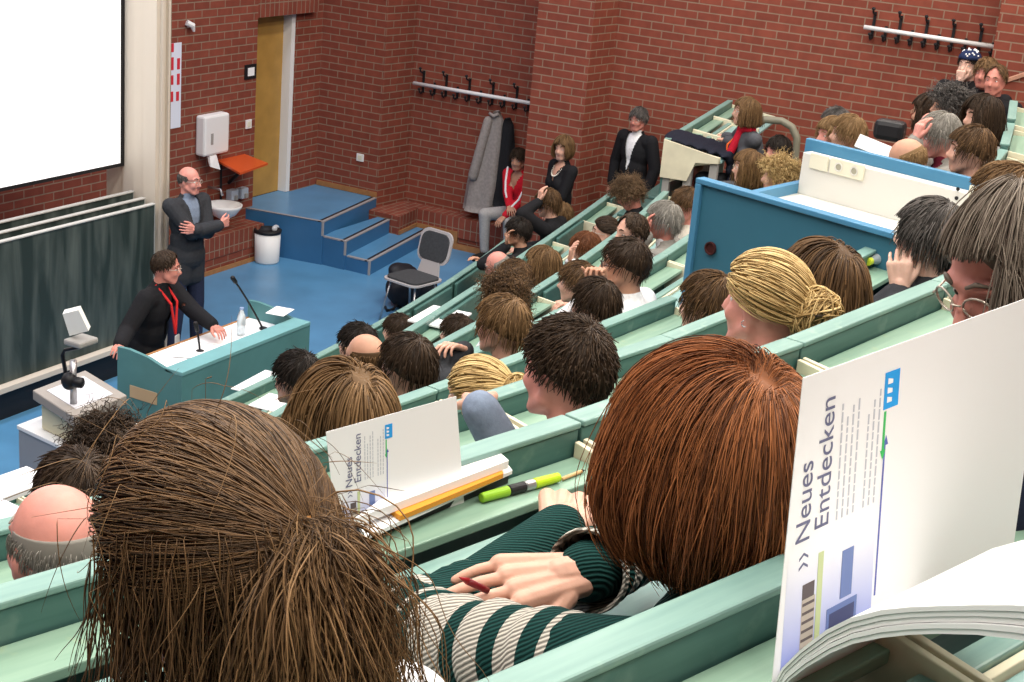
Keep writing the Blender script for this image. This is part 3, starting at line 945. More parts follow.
# ------------------------------------------------------------------ overhead projector on its cart
ZC = 0.78
ca, cb_, cc_ = at(16.7, 425, z=ZC), at(73, 451.6, z=ZC), at(139, 424, z=ZC)
e1 = cb_ - ca; e2 = cc_ - cb_
ct = thing('projector_cart', (ca[0], ca[1], 0), 'white and grey cart carrying the overhead projector at lower left', 'cart')
cdv = ca + e2
cb0 = V(ca[0], ca[1], 0)
def quad(a, b, c, d, z0, z1, ins=0.0):
    ctr = (a + b + c + d) / 4
    q = [p + (ctr - p) * ins for p in (a, b, c, d)]
    if np.cross(q[1][:2] - q[0][:2], q[2][:2] - q[1][:2]) < 0: q = q[::-1]
    return MB().hexa([(p[0], p[1], z0) for p in q], [(p[0], p[1], z1) for p in q])


quad(ca, cb_, cc_, cdv, .08, ZC - .03, .03).build('cart_body', mat('cart_grey', (0.28, 0.29, 0.31), .5), ct, cb0)
quad(ca, cb_, cc_, cdv, ZC - .029, ZC).build('cart_top', M_WHITE, ct, cb0, bevel=.004)
wh = MB()
for p in (ca, cb_, cc_, cdv):
    q = p + ((ca + cc_) / 2 - p) * .12
    wh.lathe(V(q[0], q[1] - .012, .04), [(.015, 0), (.04, .002), (.04, .024), (.015, .026)], 14, axis=(0, 1, 0))
wh.build('caster', M_BLACK, ct, cb0)
cen = (ca + cc_) / 2
u1 = e1 / np.linalg.norm(e1); u2 = e2 / np.linalg.norm(e2)
o1 = at(41.5, 429, z=ZC + .002); o2 = at(73.5, 444, z=ZC + .002); o3 = at(117, 426, z=ZC + .002)
op = thing('overhead_projector', (o1 + o3) / 2, 'beige and grey overhead projector with its mirror head raised on the cart', 'overhead projector')
ob = (o1 + o3) / 2
quad(o1, o2, o3, o1 + o3 - o2, ZC + .002, ZC + .20).build('housing', M_BEIGE, op, ob, bevel=.01)
zst = ZC + .27
s_1, s_2, s_3 = at(32.5, 390, z=zst), at(74, 417, z=zst), at(127, 395, z=zst)
s_4 = s_1 + s_3 - s_2
quad(s_1, s_2, s_3, s_4, zst - .068, zst).build('stage', mat('taupe_plastic', (0.32, 0.29, 0.26), .5), op, ob, bevel=.008)
quad(s_1, s_2, s_3, s_4, zst + .0005, zst + .004, .30).build('glass_plate', mat('stage_glass', (0.66, 0.66, 0.70), .15, .6), op, ob)
po = at(73.5, 404, z=zst); pt_ = V(po[0], po[1], at(72, 360, x=po[0], )[2])
MB().tube([po, pt_], .022, 10).build('post', M_STEEL, op, ob, smooth=True)
kb = at(69, 381, x=po[0] - .03)
MB().ell(kb, (.05, .05, .06)).lathe(kb, [(.035, 0), (.035, .09), (.02, .1)], 12, axis=(0.3, -1, 0)).build('clamp_knob', M_BLACK, op, ob, smooth=True)
ar = [at(66, 375, x=po[0]), at(62.5, 355, x=po[0]), at(65, 350, x=po[0]), at(80, 347, x=po[0] + .02), at(91, 343, x=po[0] + .05)]
MB().tube(ar, .013, 8).build('arm', M_BLACK, op, ob, smooth=True)
hd = at(81, 341, x=po[0] + .02)
MB().box(hd - V(.085, .07, .02), hd + V(.085, .07, .02)).build('lens_head', M_GREYPL, op, ob, bevel=.012)
mr0 = [at(px, py, x=po[0] - .02) for (px, py) in ((69.5, 336), (62.5, 314), (78.5, 310), (88.5, 331))]
nn = V(.05, .03, .01)
mm = MB().add([*mr0, *[p + nn for p in mr0]], [(0, 1, 2, 3), (7, 6, 5, 4), (0, 4, 5, 1), (1, 5, 6, 2), (2, 6, 7, 3), (3, 7, 4, 0)])
mm.build('mirror_flap', mat('mirror_flap_white', (0.80, 0.80, 0.74), .3), op, ob)

# ------------------------------------------------------------------ waste bin, chair, backpack
bc = at(275.5, 264, z=0)
bn = thing('waste_bin', (bc[0], bc[1] + .12, 0), 'white round waste bin with a dark bag beside the blue steps', 'bin')
b0 = V(bc[0], bc[1] + .12, 0)
MB().lathe(b0, [(.125, 0), (.135, .02), (.145, .36), (.14, .36), (.13, .05), (.0, .045)], 28).build('bin_shell', M_WHITE, bn, b0, smooth=True)
MB().lathe(b0, [(.150, .30 + .04), (.153, .375), (.14, .38), (.12, .30), (.06, .27), (0.0, .26)], 28).build('bin_bag', M_BLACK, bn, b0, smooth=True)
MB().ell(b0 + V(.14, .0, .36), (.06, .03, .04)).ell(b0 + V(.17, .0, .30), (.03, .02, .07)).build('bag_tail', mat('clear_bag', (0.5, 0.52, 0.55), .3), bn, b0, smooth=True)

chs = at(413, 279, z=.45)
ch = thing('lecture_chair', (chs[0], chs[1], 0), 'grey upholstered metal chair standing alone on the blue floor', 'chair')
c0 = V(chs[0], chs[1], 0)
fwd = at(392, 276, z=.45) - at(412, 276, z=.45); fwd[2] = 0; fwd /= np.linalg.norm(fwd)
fwd = V(*(0.86 * fwd[:2]), 0) + 0.5 * V(0, -1, 0); fwd /= np.linalg.norm(fwd)
sd_ = V(-fwd[1], fwd[0], 0)
M_CFAB = mat('charcoal_seat', (0.045, 0.048, 0.052), .85, noise=.15, nscale=40)
M_CSH = mat('pale_grey_shell', (0.42, 0.40, 0.40), .4)


def slab(c, ux, uy, uz, outline, t):
    n = len(outline)
    vs = [c + ux * a + uy * b - uz * t / 2 for a, b in outline] + [c + ux * a + uy * b + uz * t / 2 for a, b in outline]
    return MB().add(vs, [tuple(range(n))[::-1], tuple(range(n, 2 * n))] + [(i, (i + 1) % n, n + (i + 1) % n, n + i) for i in range(n)])


def rrect(w_, h_, r, k=5):
    out = []
    for cx, cy, a0 in ((w_ / 2 - r, h_ / 2 - r, 0), (-w_ / 2 + r, h_ / 2 - r, 90), (-w_ / 2 + r, -h_ / 2 + r, 180), (w_ / 2 - r, -h_ / 2 + r, 270)):
        for i in range(k + 1):
            a = R_(a0 + 90 * i / k); out.append((cx + r * math.cos(a), cy + r * math.sin(a)))
    return out


Z3 = V(0, 0, 1)
sc0 = c0 + V(0, 0, .45)
slab(sc0, sd_, fwd, Z3, rrect(.46, .46, .09), .018).build('seat_shell', M_CSH, ch, c0)
slab(sc0 + V(0, 0, .018), sd_, fwd, Z3, rrect(.42, .40, .08), .02).build('seat_pad', M_CFAB, ch, c0)
up = Z3 * .97 - fwd * .24
bcx = sc0 - fwd * .235 + up * .30
slab(bcx, sd_, up, fwd, rrect(.42, .34, .09), .018).build('backrest_shell', M_CSH, ch, c0)
slab(bcx + fwd * .016, sd_, up, fwd, rrect(.36, .29, .09), .018).build('back_pad', M_CFAB, ch, c0)
slab(sc0 - fwd * .22 + up * .075, sd_, up, fwd, [(-.15, -.1), (.15, -.1), (.11, .1), (-.11, .1)], .018).build('back_neck', M_CSH, ch, c0)
for a, b in ((-1, -1), (-1, 1), (1, -1), (1, 1)):
    MB().tube([sc0 + sd_ * a * .16 + fwd * b * .14 - Z3 * .01, c0 + sd_ * a * .22 + fwd * b * .22 + Z3 * .0], .011, 8).build('leg', M_STEEL, ch, c0, smooth=True)
bpk = at(409, 307, z=.0)
bk0 = V(bpk[0] + .03, bpk[1] + .10, 0)
bg = thing('backpack', bk0, 'black backpack with loose straps on the floor behind the grey chair', 'bag')
q = MB()
for (o_, r_) in ((V(0, 0, .19), (.24, .17, .19)), (V(.14, .02, .16), (.17, .14, .16)), (V(-.08, -.03, .13), (.14, .13, .13)), (V(.04, .06, .33), (.20, .11, .09)), (V(.18, .06, .27), (.13, .10, .10)), (V(-.02, .08, .38), (.13, .08, .06)), (V(.26, -.10, .16), (.16, .13, .16))): q.ell(bk0 + o_, r_)
me = solid(q, .02, 3)
v, f = mesh_np(me)
MB().add(v, f).build('pack_body', mat('black_nylon', (0.010, 0.010, 0.014), .6, bump=.3, bscale=25), bg, bk0, smooth=True)
MB().tube([bk0 + V(-.10, -.04, .10), bk0 + V(-.25, -.05, .02), bk0 + V(-.33, -.02, .015), bk0 + V(-.24, .06, .015)], .016, 6).build('strap', M_BLACK, bg, bk0)
MB().tube([bk0 + V(-.08, -.10, .10), bk0 + V(-.16, -.18, .02), bk0 + V(-.30, -.16, .015)], .016, 6).build('strap', M_BLACK, bg, bk0)

# ================================================================== people
def unit(v): return v / (np.linalg.norm(v) + 1e-12)


def hair_mat(name, c1, c2, rough=0.55):
    if name in MATS: return MATS[name]
    mt = bpy.data.materials.new(name); mt.use_nodes = True
    nt = mt.node_tree; N = nt.nodes.new; L = nt.links.new
    b = nt.nodes['Principled BSDF']
    g = N('ShaderNodeNewGeometry')
    r = N('ShaderNodeValToRGB')
    r.color_ramp.elements[0].position = 0.05; r.color_ramp.elements[0].color = (*c1, 1)
    r.color_ramp.elements[1].position = 0.95; r.color_ramp.elements[1].color = (*c2, 1)
    L(g.outputs['Random Per Island'], r.inputs['Fac']); L(r.outputs['Color'], b.inputs['Base Color'])
    b.inputs['Roughness'].default_value = rough
    b.inputs['Specular IOR Level'].default_value = 0.22
    MATS[name] = mt
    return mt


HC = dict(
    black=((0.008, 0.006, 0.005), (0.026, 0.018, 0.013)),
    dark=((0.016, 0.009, 0.005), (0.060, 0.036, 0.020)),
    brown=((0.032, 0.017, 0.008), (0.17, 0.095, 0.042)),
    midbrown=((0.070, 0.038, 0.016), (0.25, 0.145, 0.065)),
    light=((0.15, 0.085, 0.035), (0.33, 0.21, 0.10)),
    blonde=((0.27, 0.17, 0.06), (0.66, 0.48, 0.22)),
    red=((0.07, 0.024, 0.010), (0.40, 0.145, 0.05)),
    auburn=((0.09, 0.03, 0.012), (0.20, 0.075, 0.03)),
    grey=((0.16, 0.15, 0.13), (0.38, 0.36, 0.32)),
    salt=((0.030, 0.027, 0.025), (0.15, 0.135, 0.125)),
    greybrown=((0.06, 0.042, 0.03), (0.24, 0.20, 0.16)),
    curlbrown=((0.07, 0.04, 0.02), (0.22, 0.14, 0.075)))


def HM(c): return hair_mat('hair_' + c, *HC[c])


def skin(name, col):
    if name in MATS: return MATS[name]
    mt = mat(name, col, 0.5, 0.35, noise=0.07, nscale=30, bump=0.05, bscale=120)
    b = mt.node_tree.nodes['Principled BSDF']
    b.inputs['Subsurface Weight'].default_value = 0.12
    b.inputs['Subsurface Radius'].default_value = (0.012, 0.005, 0.003)
    return mt


SK = dict(fair=(0.60, 0.34, 0.25), pink=(0.62, 0.27, 0.22), tan=(0.50, 0.27, 0.18), ruddy=(0.55, 0.22, 0.17), pale=(0.66, 0.42, 0.33))
M_LIP = mat('lips', (0.42, 0.13, 0.12), 0.4)
M_EYE = mat('eye_white', (0.75, 0.72, 0.70), 0.25)
M_IRIS = mat('iris_dark', (0.03, 0.02, 0.015), 0.2)


def cloth(name, col, rough=0.85, nz=0.12):
    return mat('cloth_' + name, col, rough, 0.15, noise=nz, nscale=60, bump=0.15, bscale=220)


CL = dict(black=(0.012, 0.012, 0.014), darkblue=(0.02, 0.025, 0.05), suitgrey=(0.075, 0.078, 0.088), charcoal=(0.035, 0.037, 0.042), grey=(0.22, 0.21, 0.19), white=(0.75, 0.75, 0.76), red=(0.55, 0.015, 0.03),
          blue=(0.10, 0.16, 0.32), greyblue=(0.20, 0.25, 0.34), cream=(0.62, 0.58, 0.48), green=(0.30, 0.62, 0.05), brown=(0.10, 0.055, 0.03), jeans=(0.06, 0.09, 0.16),
          maroon=(0.14, 0.015, 0.03), pink=(0.55, 0.16, 0.16), purple=(0.07, 0.05, 0.20), orange=(0.70, 0.16, 0.02), lgrey=(0.38, 0.37, 0.36), teal=(0.03, 0.12, 0.12), khaki=(0.28, 0.22, 0.13))


def frame(yaw, pitch=0, roll=0):
    """rows: right, forward, up of something facing yaw (degrees, 0 = towards the right wall, 90 = towards the front wall)"""
    y, p, r = R_(yaw), R_(pitch), R_(roll)
    f = V(math.cos(y) * math.cos(p), math.sin(y) * math.cos(p), math.sin(p))
    rt = V(math.sin(y), -math.cos(y), 0)
    u = np.cross(rt, f)
    rt2 = rt * math.cos(r) + u * math.sin(r); u2 = -rt * math.sin(r) + u * math.cos(r)
    return np.array([rt2, f, u2])


def head_parts(mb, H, F, s=1.0, ears=True, female=False):
    def P(x, y, z): return H + V(x, y, z) * s @ F
    def E(c, r): mb.ell(P(*c), np.array(r) * s, F, 20, 14)
    E((0, -.014, .030), (.076, .096, .092))
    E((0, -.030, -.010), (.068, .075, .080))
    E((0, .030, -.030), (.060, .058, .082))
    E((0, .046, -.088), (.036 if female else .041, .038, .030))
    for q in (-1, 1):
        E((q * .034, .058, -.030), (.026, .026, .028))
        mb.cap(P(q * .012, .082, .030), P(q * .046, .070, .026), .011 * s, .009 * s)
        mb.cap(P(q * .058, .0, -.05), P(q * .024, .060, -.098), .022 * s, .018 * s)
        E((q * .011, .094, -.036), (.009, .010, .008))
        if ears:
            E((q * .076, -.010, -.004), (.011, .020, .031)); E((q * .074, -.004, -.024), (.010, .012, .014))
    mb.cap(P(0, .080, .018), P(0, .103, -.028), .009 * s, .0135 * s)
    mb.cap(P(-.018, .079, -.060), P(.018, .079, -.060), .0075 * s, .0075 * s)
    mb.cap(P(-.015, .078, -.070), P(.015, .078, -.070), .0085 * s, .0085 * s)


def hand_parts(mb, W, D, Nn, side, curl=0.35, s=1.0, spread=1.0, point=None):
    """W wrist, D direction of the hand, Nn back-of-hand normal, side +1: thumb towards cross(D, Nn)"""
    D = unit(D); Nn = unit(Nn - D * (Nn @ D)); T = np.cross(D, Nn) * side
    k = W + D * .085 * s
    for (t0, t1, r0, r1) in ((-.026, -.034, .015, .013), (-.009, -.012, .016, .0145), (.009, .011, .016, .0145), (.024, .032, .016, .014)):
        mb.cap(W + T * t0 * s * .7, k + T * t1 * s, r0 * s, r1 * s, 10)
    mb.cap(W - D * .02 * s, W + D * .02 * s, .024 * s, .024 * s, 10)
    for i, (t, ln, r) in enumerate(((.033, .070, .0088), (.011, .078, .0090), (-.012, .072, .0088), (-.033, .056, .0076))):
        c = curl[i] if hasattr(curl, '__len__') else curl * (1 + .15 * i)
        b = k + T * t * s; a = 0.0; dirT = T * (t * 3.0 * spread)
        for fr, bend in ((.45, c * .9), (.31, c * 1.1), (.24, c * .8)):
            a += bend
            e = b + (D * math.cos(a) - Nn * math.sin(a) + dirT) * ln * fr * s
            mb.cap(b, e, r * s, r * s * .9, 9); b = e; r *= .92
    th = W + D * .025 * s + T * .028 * s - Nn * .004 * s
    d1 = unit(D * .75 + T * .62 - Nn * .22)
    e1_ = th + d1 * .042 * s; d2 = unit(D * .95 + T * .22 - Nn * .25)
    e2_ = e1_ + d2 * .032 * s; e3 = e2_ + unit(D + T * .05 - Nn * .3) * .024 * s
    mb.cap(th, e1_, .015 * s, .0115 * s, 10); mb.cap(e1_, e2_, .0112 * s, .0098 * s, 9); mb.cap(e2_, e3, .0096 * s, .008 * s, 9)


SKC, SKR = V(0, -.014, .028), V(.080, .101, .098)


def skull_push(p, off):
    """keep points outside the (slightly enlarged) skull and jaw; head-local"""
    q = (p - SKC) / (SKR + off)
    n = np.linalg.norm(q, axis=1)
    ins = n < 1
    p[ins] = SKC + q[ins] / n[ins, None] * (SKR + off)
    c2, r2 = V(0, -.01, -.05), V(.070, .070, .085)
    q = (p - c2) / (r2 + off * .8); n = np.linalg.norm(q, axis=1); ins = n < 1
    p[ins] = c2 + q[ins] / n[ins, None] * (r2 + off * .8)
    return p


def strands_mesh(paths, r, taper=0.25, seg=3):
    """paths: N x S x 3 -> thin closed tubes"""
    N, S, _ = paths.shape
    t = np.gradient(paths, axis=1); t /= np.linalg.norm(t, axis=2, keepdims=True) + 1e-9
    ref = unit_rows((paths - SKC).reshape(-1, 3)).reshape(paths.shape) + V(.05, .02, .03)
    a = np.cross(t, ref); a /= np.linalg.norm(a, axis=2, keepdims=True) + 1e-9
    b = np.cross(t, a)
    u = np.linspace(0, 1, S)
    rr = r * (1 - (1 - taper) * u ** 2) * np.where(u < .06, .5, 1)
    rr = rr[None, :] * (0.7 + .6 * rng.random((N, 1)))
    ring = [paths + rr[..., None] * (a * math.cos(2 * math.pi * k / seg) + b * math.sin(2 * math.pi * k / seg)) for k in range(seg)]
    vs = np.stack(ring, axis=2).reshape(-1, 3)
    i0 = np.arange(N)[:, None, None] * S * seg; j = np.arange(S - 1)[None, :, None] * seg; k = np.arange(seg)[None, None, :]
    k2 = (k + 1) % seg
    fs = np.stack([i0 + j + k, i0 + j + k2, i0 + j + seg + k2, i0 + j + seg + k], axis=-1).reshape(-1, 4)
    return vs, fs


def np_mesh(name, vs, fs, mt, parent, smooth=True):
    me = bpy.data.meshes.new(name)
    n, m_ = len(vs), len(fs)
    k = fs.shape[1]
    me.vertices.add(n); me.vertices.foreach_set('co', np.ascontiguousarray(vs, dtype=np.float32).ravel())
    me.loops.add(m_ * k); me.loops.foreach_set('vertex_index', np.ascontiguousarray(fs, dtype=np.int32).ravel())
    me.polygons.add(m_)
    me.polygons.foreach_set('loop_start', np.arange(0, m_ * k, k, dtype=np.int32))
    me.polygons.foreach_set('loop_total', np.full(m_, k, dtype=np.int32))
    if smooth: me.polygons.foreach_set('use_smooth', np.ones(m_, dtype=bool))
    me.materials.append(mt)
    me.update(calc_edges=True); me.validate()
    o = bpy.data.objects.new(name, me); COL.objects.link(o)
    if parent is not None: o.parent = parent
    return o


#           pf  ps  pb   thick  L    grav  lift
WAVE = dict(curly=.3, full=.08, fringe=.05, crop=.12)
STYLES = dict(
    short=(62, 102, 140, .014, .05, .15, .006),
    crop=(62, 102, 138, .010, .025, .10, .004),
    full=(64, 106, 140, .022, .075, .35, .012),
    recede=(16, 100, 138, .008, .03, .2, .005),
    fringe=(-1, 96, 126, .003, .024, .35, .004),
    bob=(66, 112, 132, .034, .34, .8, .016),
    long=(64, 110, 130, .026, .52, .9, .012),
    mid=(52, 108, 132, .026, .42, .85, .012),
    bun=(62, 96, 128, .016, .15, .0, .008),
    curly=(60, 104, 136, .034, .10, .2, .020),
    tied=(62, 98, 128, .016, .20, .0, .008))


def hairline(az, st):
    pf, ps, pb = st[:3]
    az = abs(az)
    if pf < 0:   # bald crown: a ring of hair at the sides and back
        return ps + (pb - ps) * min(1, max(0, (az - 90) / 70))
    if az < 90: s = (az / 90); s = s * s * (3 - 2 * s); return pf + (ps - pf) * s
    s = (az - 90) / 90; s = s * s * (3 - 2 * s); return ps + (pb - ps) * s


def make_hair(root, base, H, F, style, col, s=1.0, n=None, rs=None, seed=0, tie=None, part=0.0, vol=1.0, length=1.0, colm=None, hang=None, clipz=.058, onesided=False):
    st = STYLES[style]
    rg = np.random.default_rng(seed + 11)
    mt = colm or HM(col)
    thick = st[3] * vol
    # cap under the strands
    NA, NP = 40, 14
    vs = []; fs = []
    lo_ = (lambda az: 74 + 8 * math.cos(R_(az))) if st[0] < 0 else (lambda az: 0)
    for lay in (0, 1):
        for j in range(NP + 1):
            for i in range(NA):
                az = 360 * i / NA - 180
                ph1 = hairline(az, st); ph0 = lo_(az)
                if st[0] < 0 and abs(az) < 70: ph0 = ph1 - 1
                ph = ph0 + (ph1 - ph0) * j / NP
                d = V(math.sin(R_(az)) * math.sin(R_(ph)), math.cos(R_(az)) * math.sin(R_(ph)), math.cos(R_(ph)))
                ed = min(1, (NP - j) / 3.0) if st[0] >= 0 else min(1, (NP - j) / 3.0, j / 3.0)
                t = (-.006 if lay else -.003 if st[0] < 0 else (.002 + (thick * .62) * ed * (1 + .15 * math.sin(5 * R_(az) + j))))
                q = SKC + d * SKR * (1 + t / .09)
                vs.append(q)
    m1 = (NP + 1) * NA
    for j in range(NP):
        for i in range(NA):
            a, b, c, d = j * NA + i, j * NA + (i + 1) % NA, (j + 1) * NA + (i + 1) % NA, (j + 1) * NA + i
            fs.append((a, d, c, b)); fs.append((m1 + a, m1 + b, m1 + c, m1 + d))
    for i in range(NA):
        a, b = NP * NA + i, NP * NA + (i + 1) % NA
        fs.append((a, m1 + a, m1 + b, b))
        if st[0] < 0: fs.append((i, (i + 1) % NA, m1 + (i + 1) % NA, m1 + i))
    V0 = np.array(vs)
    world = lambda p: H - base + (p * s) @ F
    hr = np_mesh('hair', world(V0), np.array(fs), mt, root)
    # strands
    n = n or 1000; rs = rs or .0021
    az = rg.uniform(-180, 180, n * 2)
    pm = np.array([hairline(a, st) for a in az])
    if st[0] < 0:
        ph = 78 + (pm - 78) * rg.random(n * 2)
        keep = np.abs(az) > 72
    else:
        ph = np.degrees(np.arccos(1 - (1 - np.cos(np.radians(pm))) * rg.random(n * 2))); keep = np.ones(n * 2, bool)
    az, ph = az[keep][:n], ph[keep][:n]; n = len(az)
    A_, P_ = np.radians(az), np.radians(ph)
    d = np.stack([np.sin(A_) * np.sin(P_), np.cos(A_) * np.sin(P_), np.cos(P_)], 1)
    kw_ = max(1, n // 5)           # extra hair rooted around the crown
    wd = unit(V(part * .03, -.06, .10)); dk_ = unit_rows(wd + rg.normal(size=(kw_, 3)) * .20)
    if st[0] > 0 and style not in ('bun', 'tied'): d[:kw_] = dk_
    offs = (rg.random(n) * .5 + .62) * thick
    p = SKC + d * (SKR + .001)
    L = st[4] * (length if st[4] < .3 else max(.8, length)) * (0.75 + .4 * rg.random(n))
    S = 8 if st[4] < .1 else (14 if st[4] < .3 else 20)
    whorl = V(part * .03, -.06, .12)
    g = V(0, 0, -1) @ F.T          # gravity in head space
    v = unit_rows(p - whorl) * 1.0
    nrm = unit_rows((p - SKC) / SKR ** 2)
    v = unit_rows(v - nrm * np.sum(v * nrm, 1, keepdims=True)) + nrm * (.35 if style == 'curly' else .12)
    if style in ('bun', 'tied'):
        tp = V(*tie) if tie is not None else V(0, -.115, .02)
        v = unit_rows(tp - p); v = unit_rows(v - nrm * np.sum(v * nrm, 1, keepdims=True)) + nrm * .25
    if st[4] > .1 and style not in ('bun', 'tied'):      # front hair is combed to the sides
        frn = np.clip((p[:, 1] - .0) / .06, 0, 1)[:, None] * np.clip((np.degrees(P_) - 15) / 30, 0, 1)[:, None]
        sx = np.where(np.abs(p[:, :1] - part * .02) < .002, rg.choice([-1, 1], (n, 1)), np.sign(p[:, :1] - part * .02))
        v = unit_rows(v * (1 - frn) + np.concatenate([sx * 1.0, -np.ones((n, 1)) * .25, np.zeros((n, 1))], 1) * frn)
    v = v + rg.normal(size=(n, 3)) * .12 * (style not in ('bun', 'tied'))
    curl_ph = rg.random(n) * 6.28; wav = rg.normal(size=(n, 3)) * .35
    zend = dict(bob=.125, long=.26, mid=.19).get(style, 9.0) * length + rg.normal(size=n) * .010
    path = [p.copy()]
    ds = (L / (S - 1))[:, None]
    for i in range(1, S):
        if style in ('bun', 'tied'):
            tv = tp - p; dist = np.linalg.norm(tv, axis=1, keepdims=True)
            v = unit_rows(v * .5 + tv / (dist + 1e-6) * .7 + wav * (.16 if style == 'tied' else .05))
            stepv = np.minimum(ds, np.maximum(dist - .004, .0005))
            p = p + v * stepv
        else:
            v = unit_rows(v * .75 + g * st[5] * .45 + wav * (.10 if st[4] > .1 else WAVE.get(style, .09)))
            q_ = (p - SKC) / (SKR[None] + offs[:, None]); nn = unit_rows(q_ / SKR)
            vn = np.sum(v * nn, 1, keepdims=True)
            v = unit_rows(np.where((np.linalg.norm(q_, axis=1, keepdims=True) < 1.06) & (vn < 0), v - vn * nn, v))
            if style == 'bob':      # ends turn in towards the neck
                o_ = p - SKC; o_ = o_ - (o_ @ g)[:, None] * g; v = unit_rows(v - unit_rows(o_) * np.clip(((p @ g)[:, None] + .02) / .12, 0, 1) * .42)
            go = (p @ g) < zend
            p = p + v * ds * np.where(go, 1.0, .02)[:, None]
            if style == 'curly':
                ang = curl_ph + i * 1.5
                p = p + np.stack([np.cos(ang), np.sin(ang), np.cos(ang * 1.3 + 1)], 1) * .010
        p = np.array([*p])
        tgt = skull_push_var(p, offs)
        p = tgt
        path.append(p.copy())
    paths = np.stack(path, 1)
    if st[4] > .06 and style != 'bun':      # no hair hangs across the face
        inf = (np.abs(paths[..., 0]) < .068) & (paths[..., 1] > .055) & (paths[..., 2] < clipz)
        if onesided: kp = ~((paths[:, -1, 0] > .02) & (paths[:, -1, 1] > -.10)); paths, inf = paths[kp], inf[kp]
        first = np.where(inf.any(1), inf.argmax(1), paths.shape[1])
        paths = paths[first > 1]; first = first[first > 1]
        idx = np.minimum(np.arange(paths.shape[1])[None], first[:, None] - 1)
        paths = np.take_along_axis(paths, idx[..., None], 1) + np.maximum(0, np.arange(paths.shape[1])[None] - idx)[..., None] * g * .0006
    vs2, fs2 = strands_mesh(paths, rs)
    add_to(hr, world(vs2), fs2)
    return hr


def unit_rows(a): return a / (np.linalg.norm(a, axis=1, keepdims=True) + 1e-9)


def skull_push_var(p, offs):
    o = offs[:, None]
    R1 = SKR[None] + o
    q = (p - SKC) / R1; n = np.linalg.norm(q, axis=1); ins = n < 1
    p[ins] = SKC + q[ins] / n[ins, None] * R1[ins]
    c2, r2 = V(0, -.012, -.055), V(.066, .070, .085)
    R2 = r2[None] + o * .8
    q = (p - c2) / R2; n = np.linalg.norm(q, axis=1); ins = n < 1
    p[ins] = c2 + q[ins] / n[ins, None] * R2[ins]
    return p


def add_to(ob, vs, fs):
    """append quads to an existing mesh object"""
    me = ob.data
    n0 = len(me.vertices); a = np.empty(n0 * 3, np.float32); me.vertices.foreach_get('co', a)
    nl = len(me.loops); lv = np.empty(nl, np.int32); me.loops.foreach_get('vertex_index', lv)
    allv = np.concatenate([a.reshape(-1, 3), vs]); allf = np.concatenate([lv.reshape(-1, 4), fs + n0])
    m2 = np_mesh('tmp', allv, allf, me.materials[0], None)
    new = m2.data; bpy.data.objects.remove(m2)
    old = ob.data; ob.data = new; new.name = ob.name; bpy.data.meshes.remove(old)


def elbow(S, W, l1, l2, hint):
    d = W - S; L = np.linalg.norm(d)
    if L > (l1 + l2) * .985: W = S + d / L * (l1 + l2) * .985; d = W - S; L = np.linalg.norm(d)
    a = (l1 * l1 - l2 * l2 + L * L) / (2 * L); h = math.sqrt(max(l1 * l1 - a * a, 1e-6))
    u = d / L; hn = hint - u * (hint @ u); hn = unit(hn)
    return S + u * a + hn * h, W


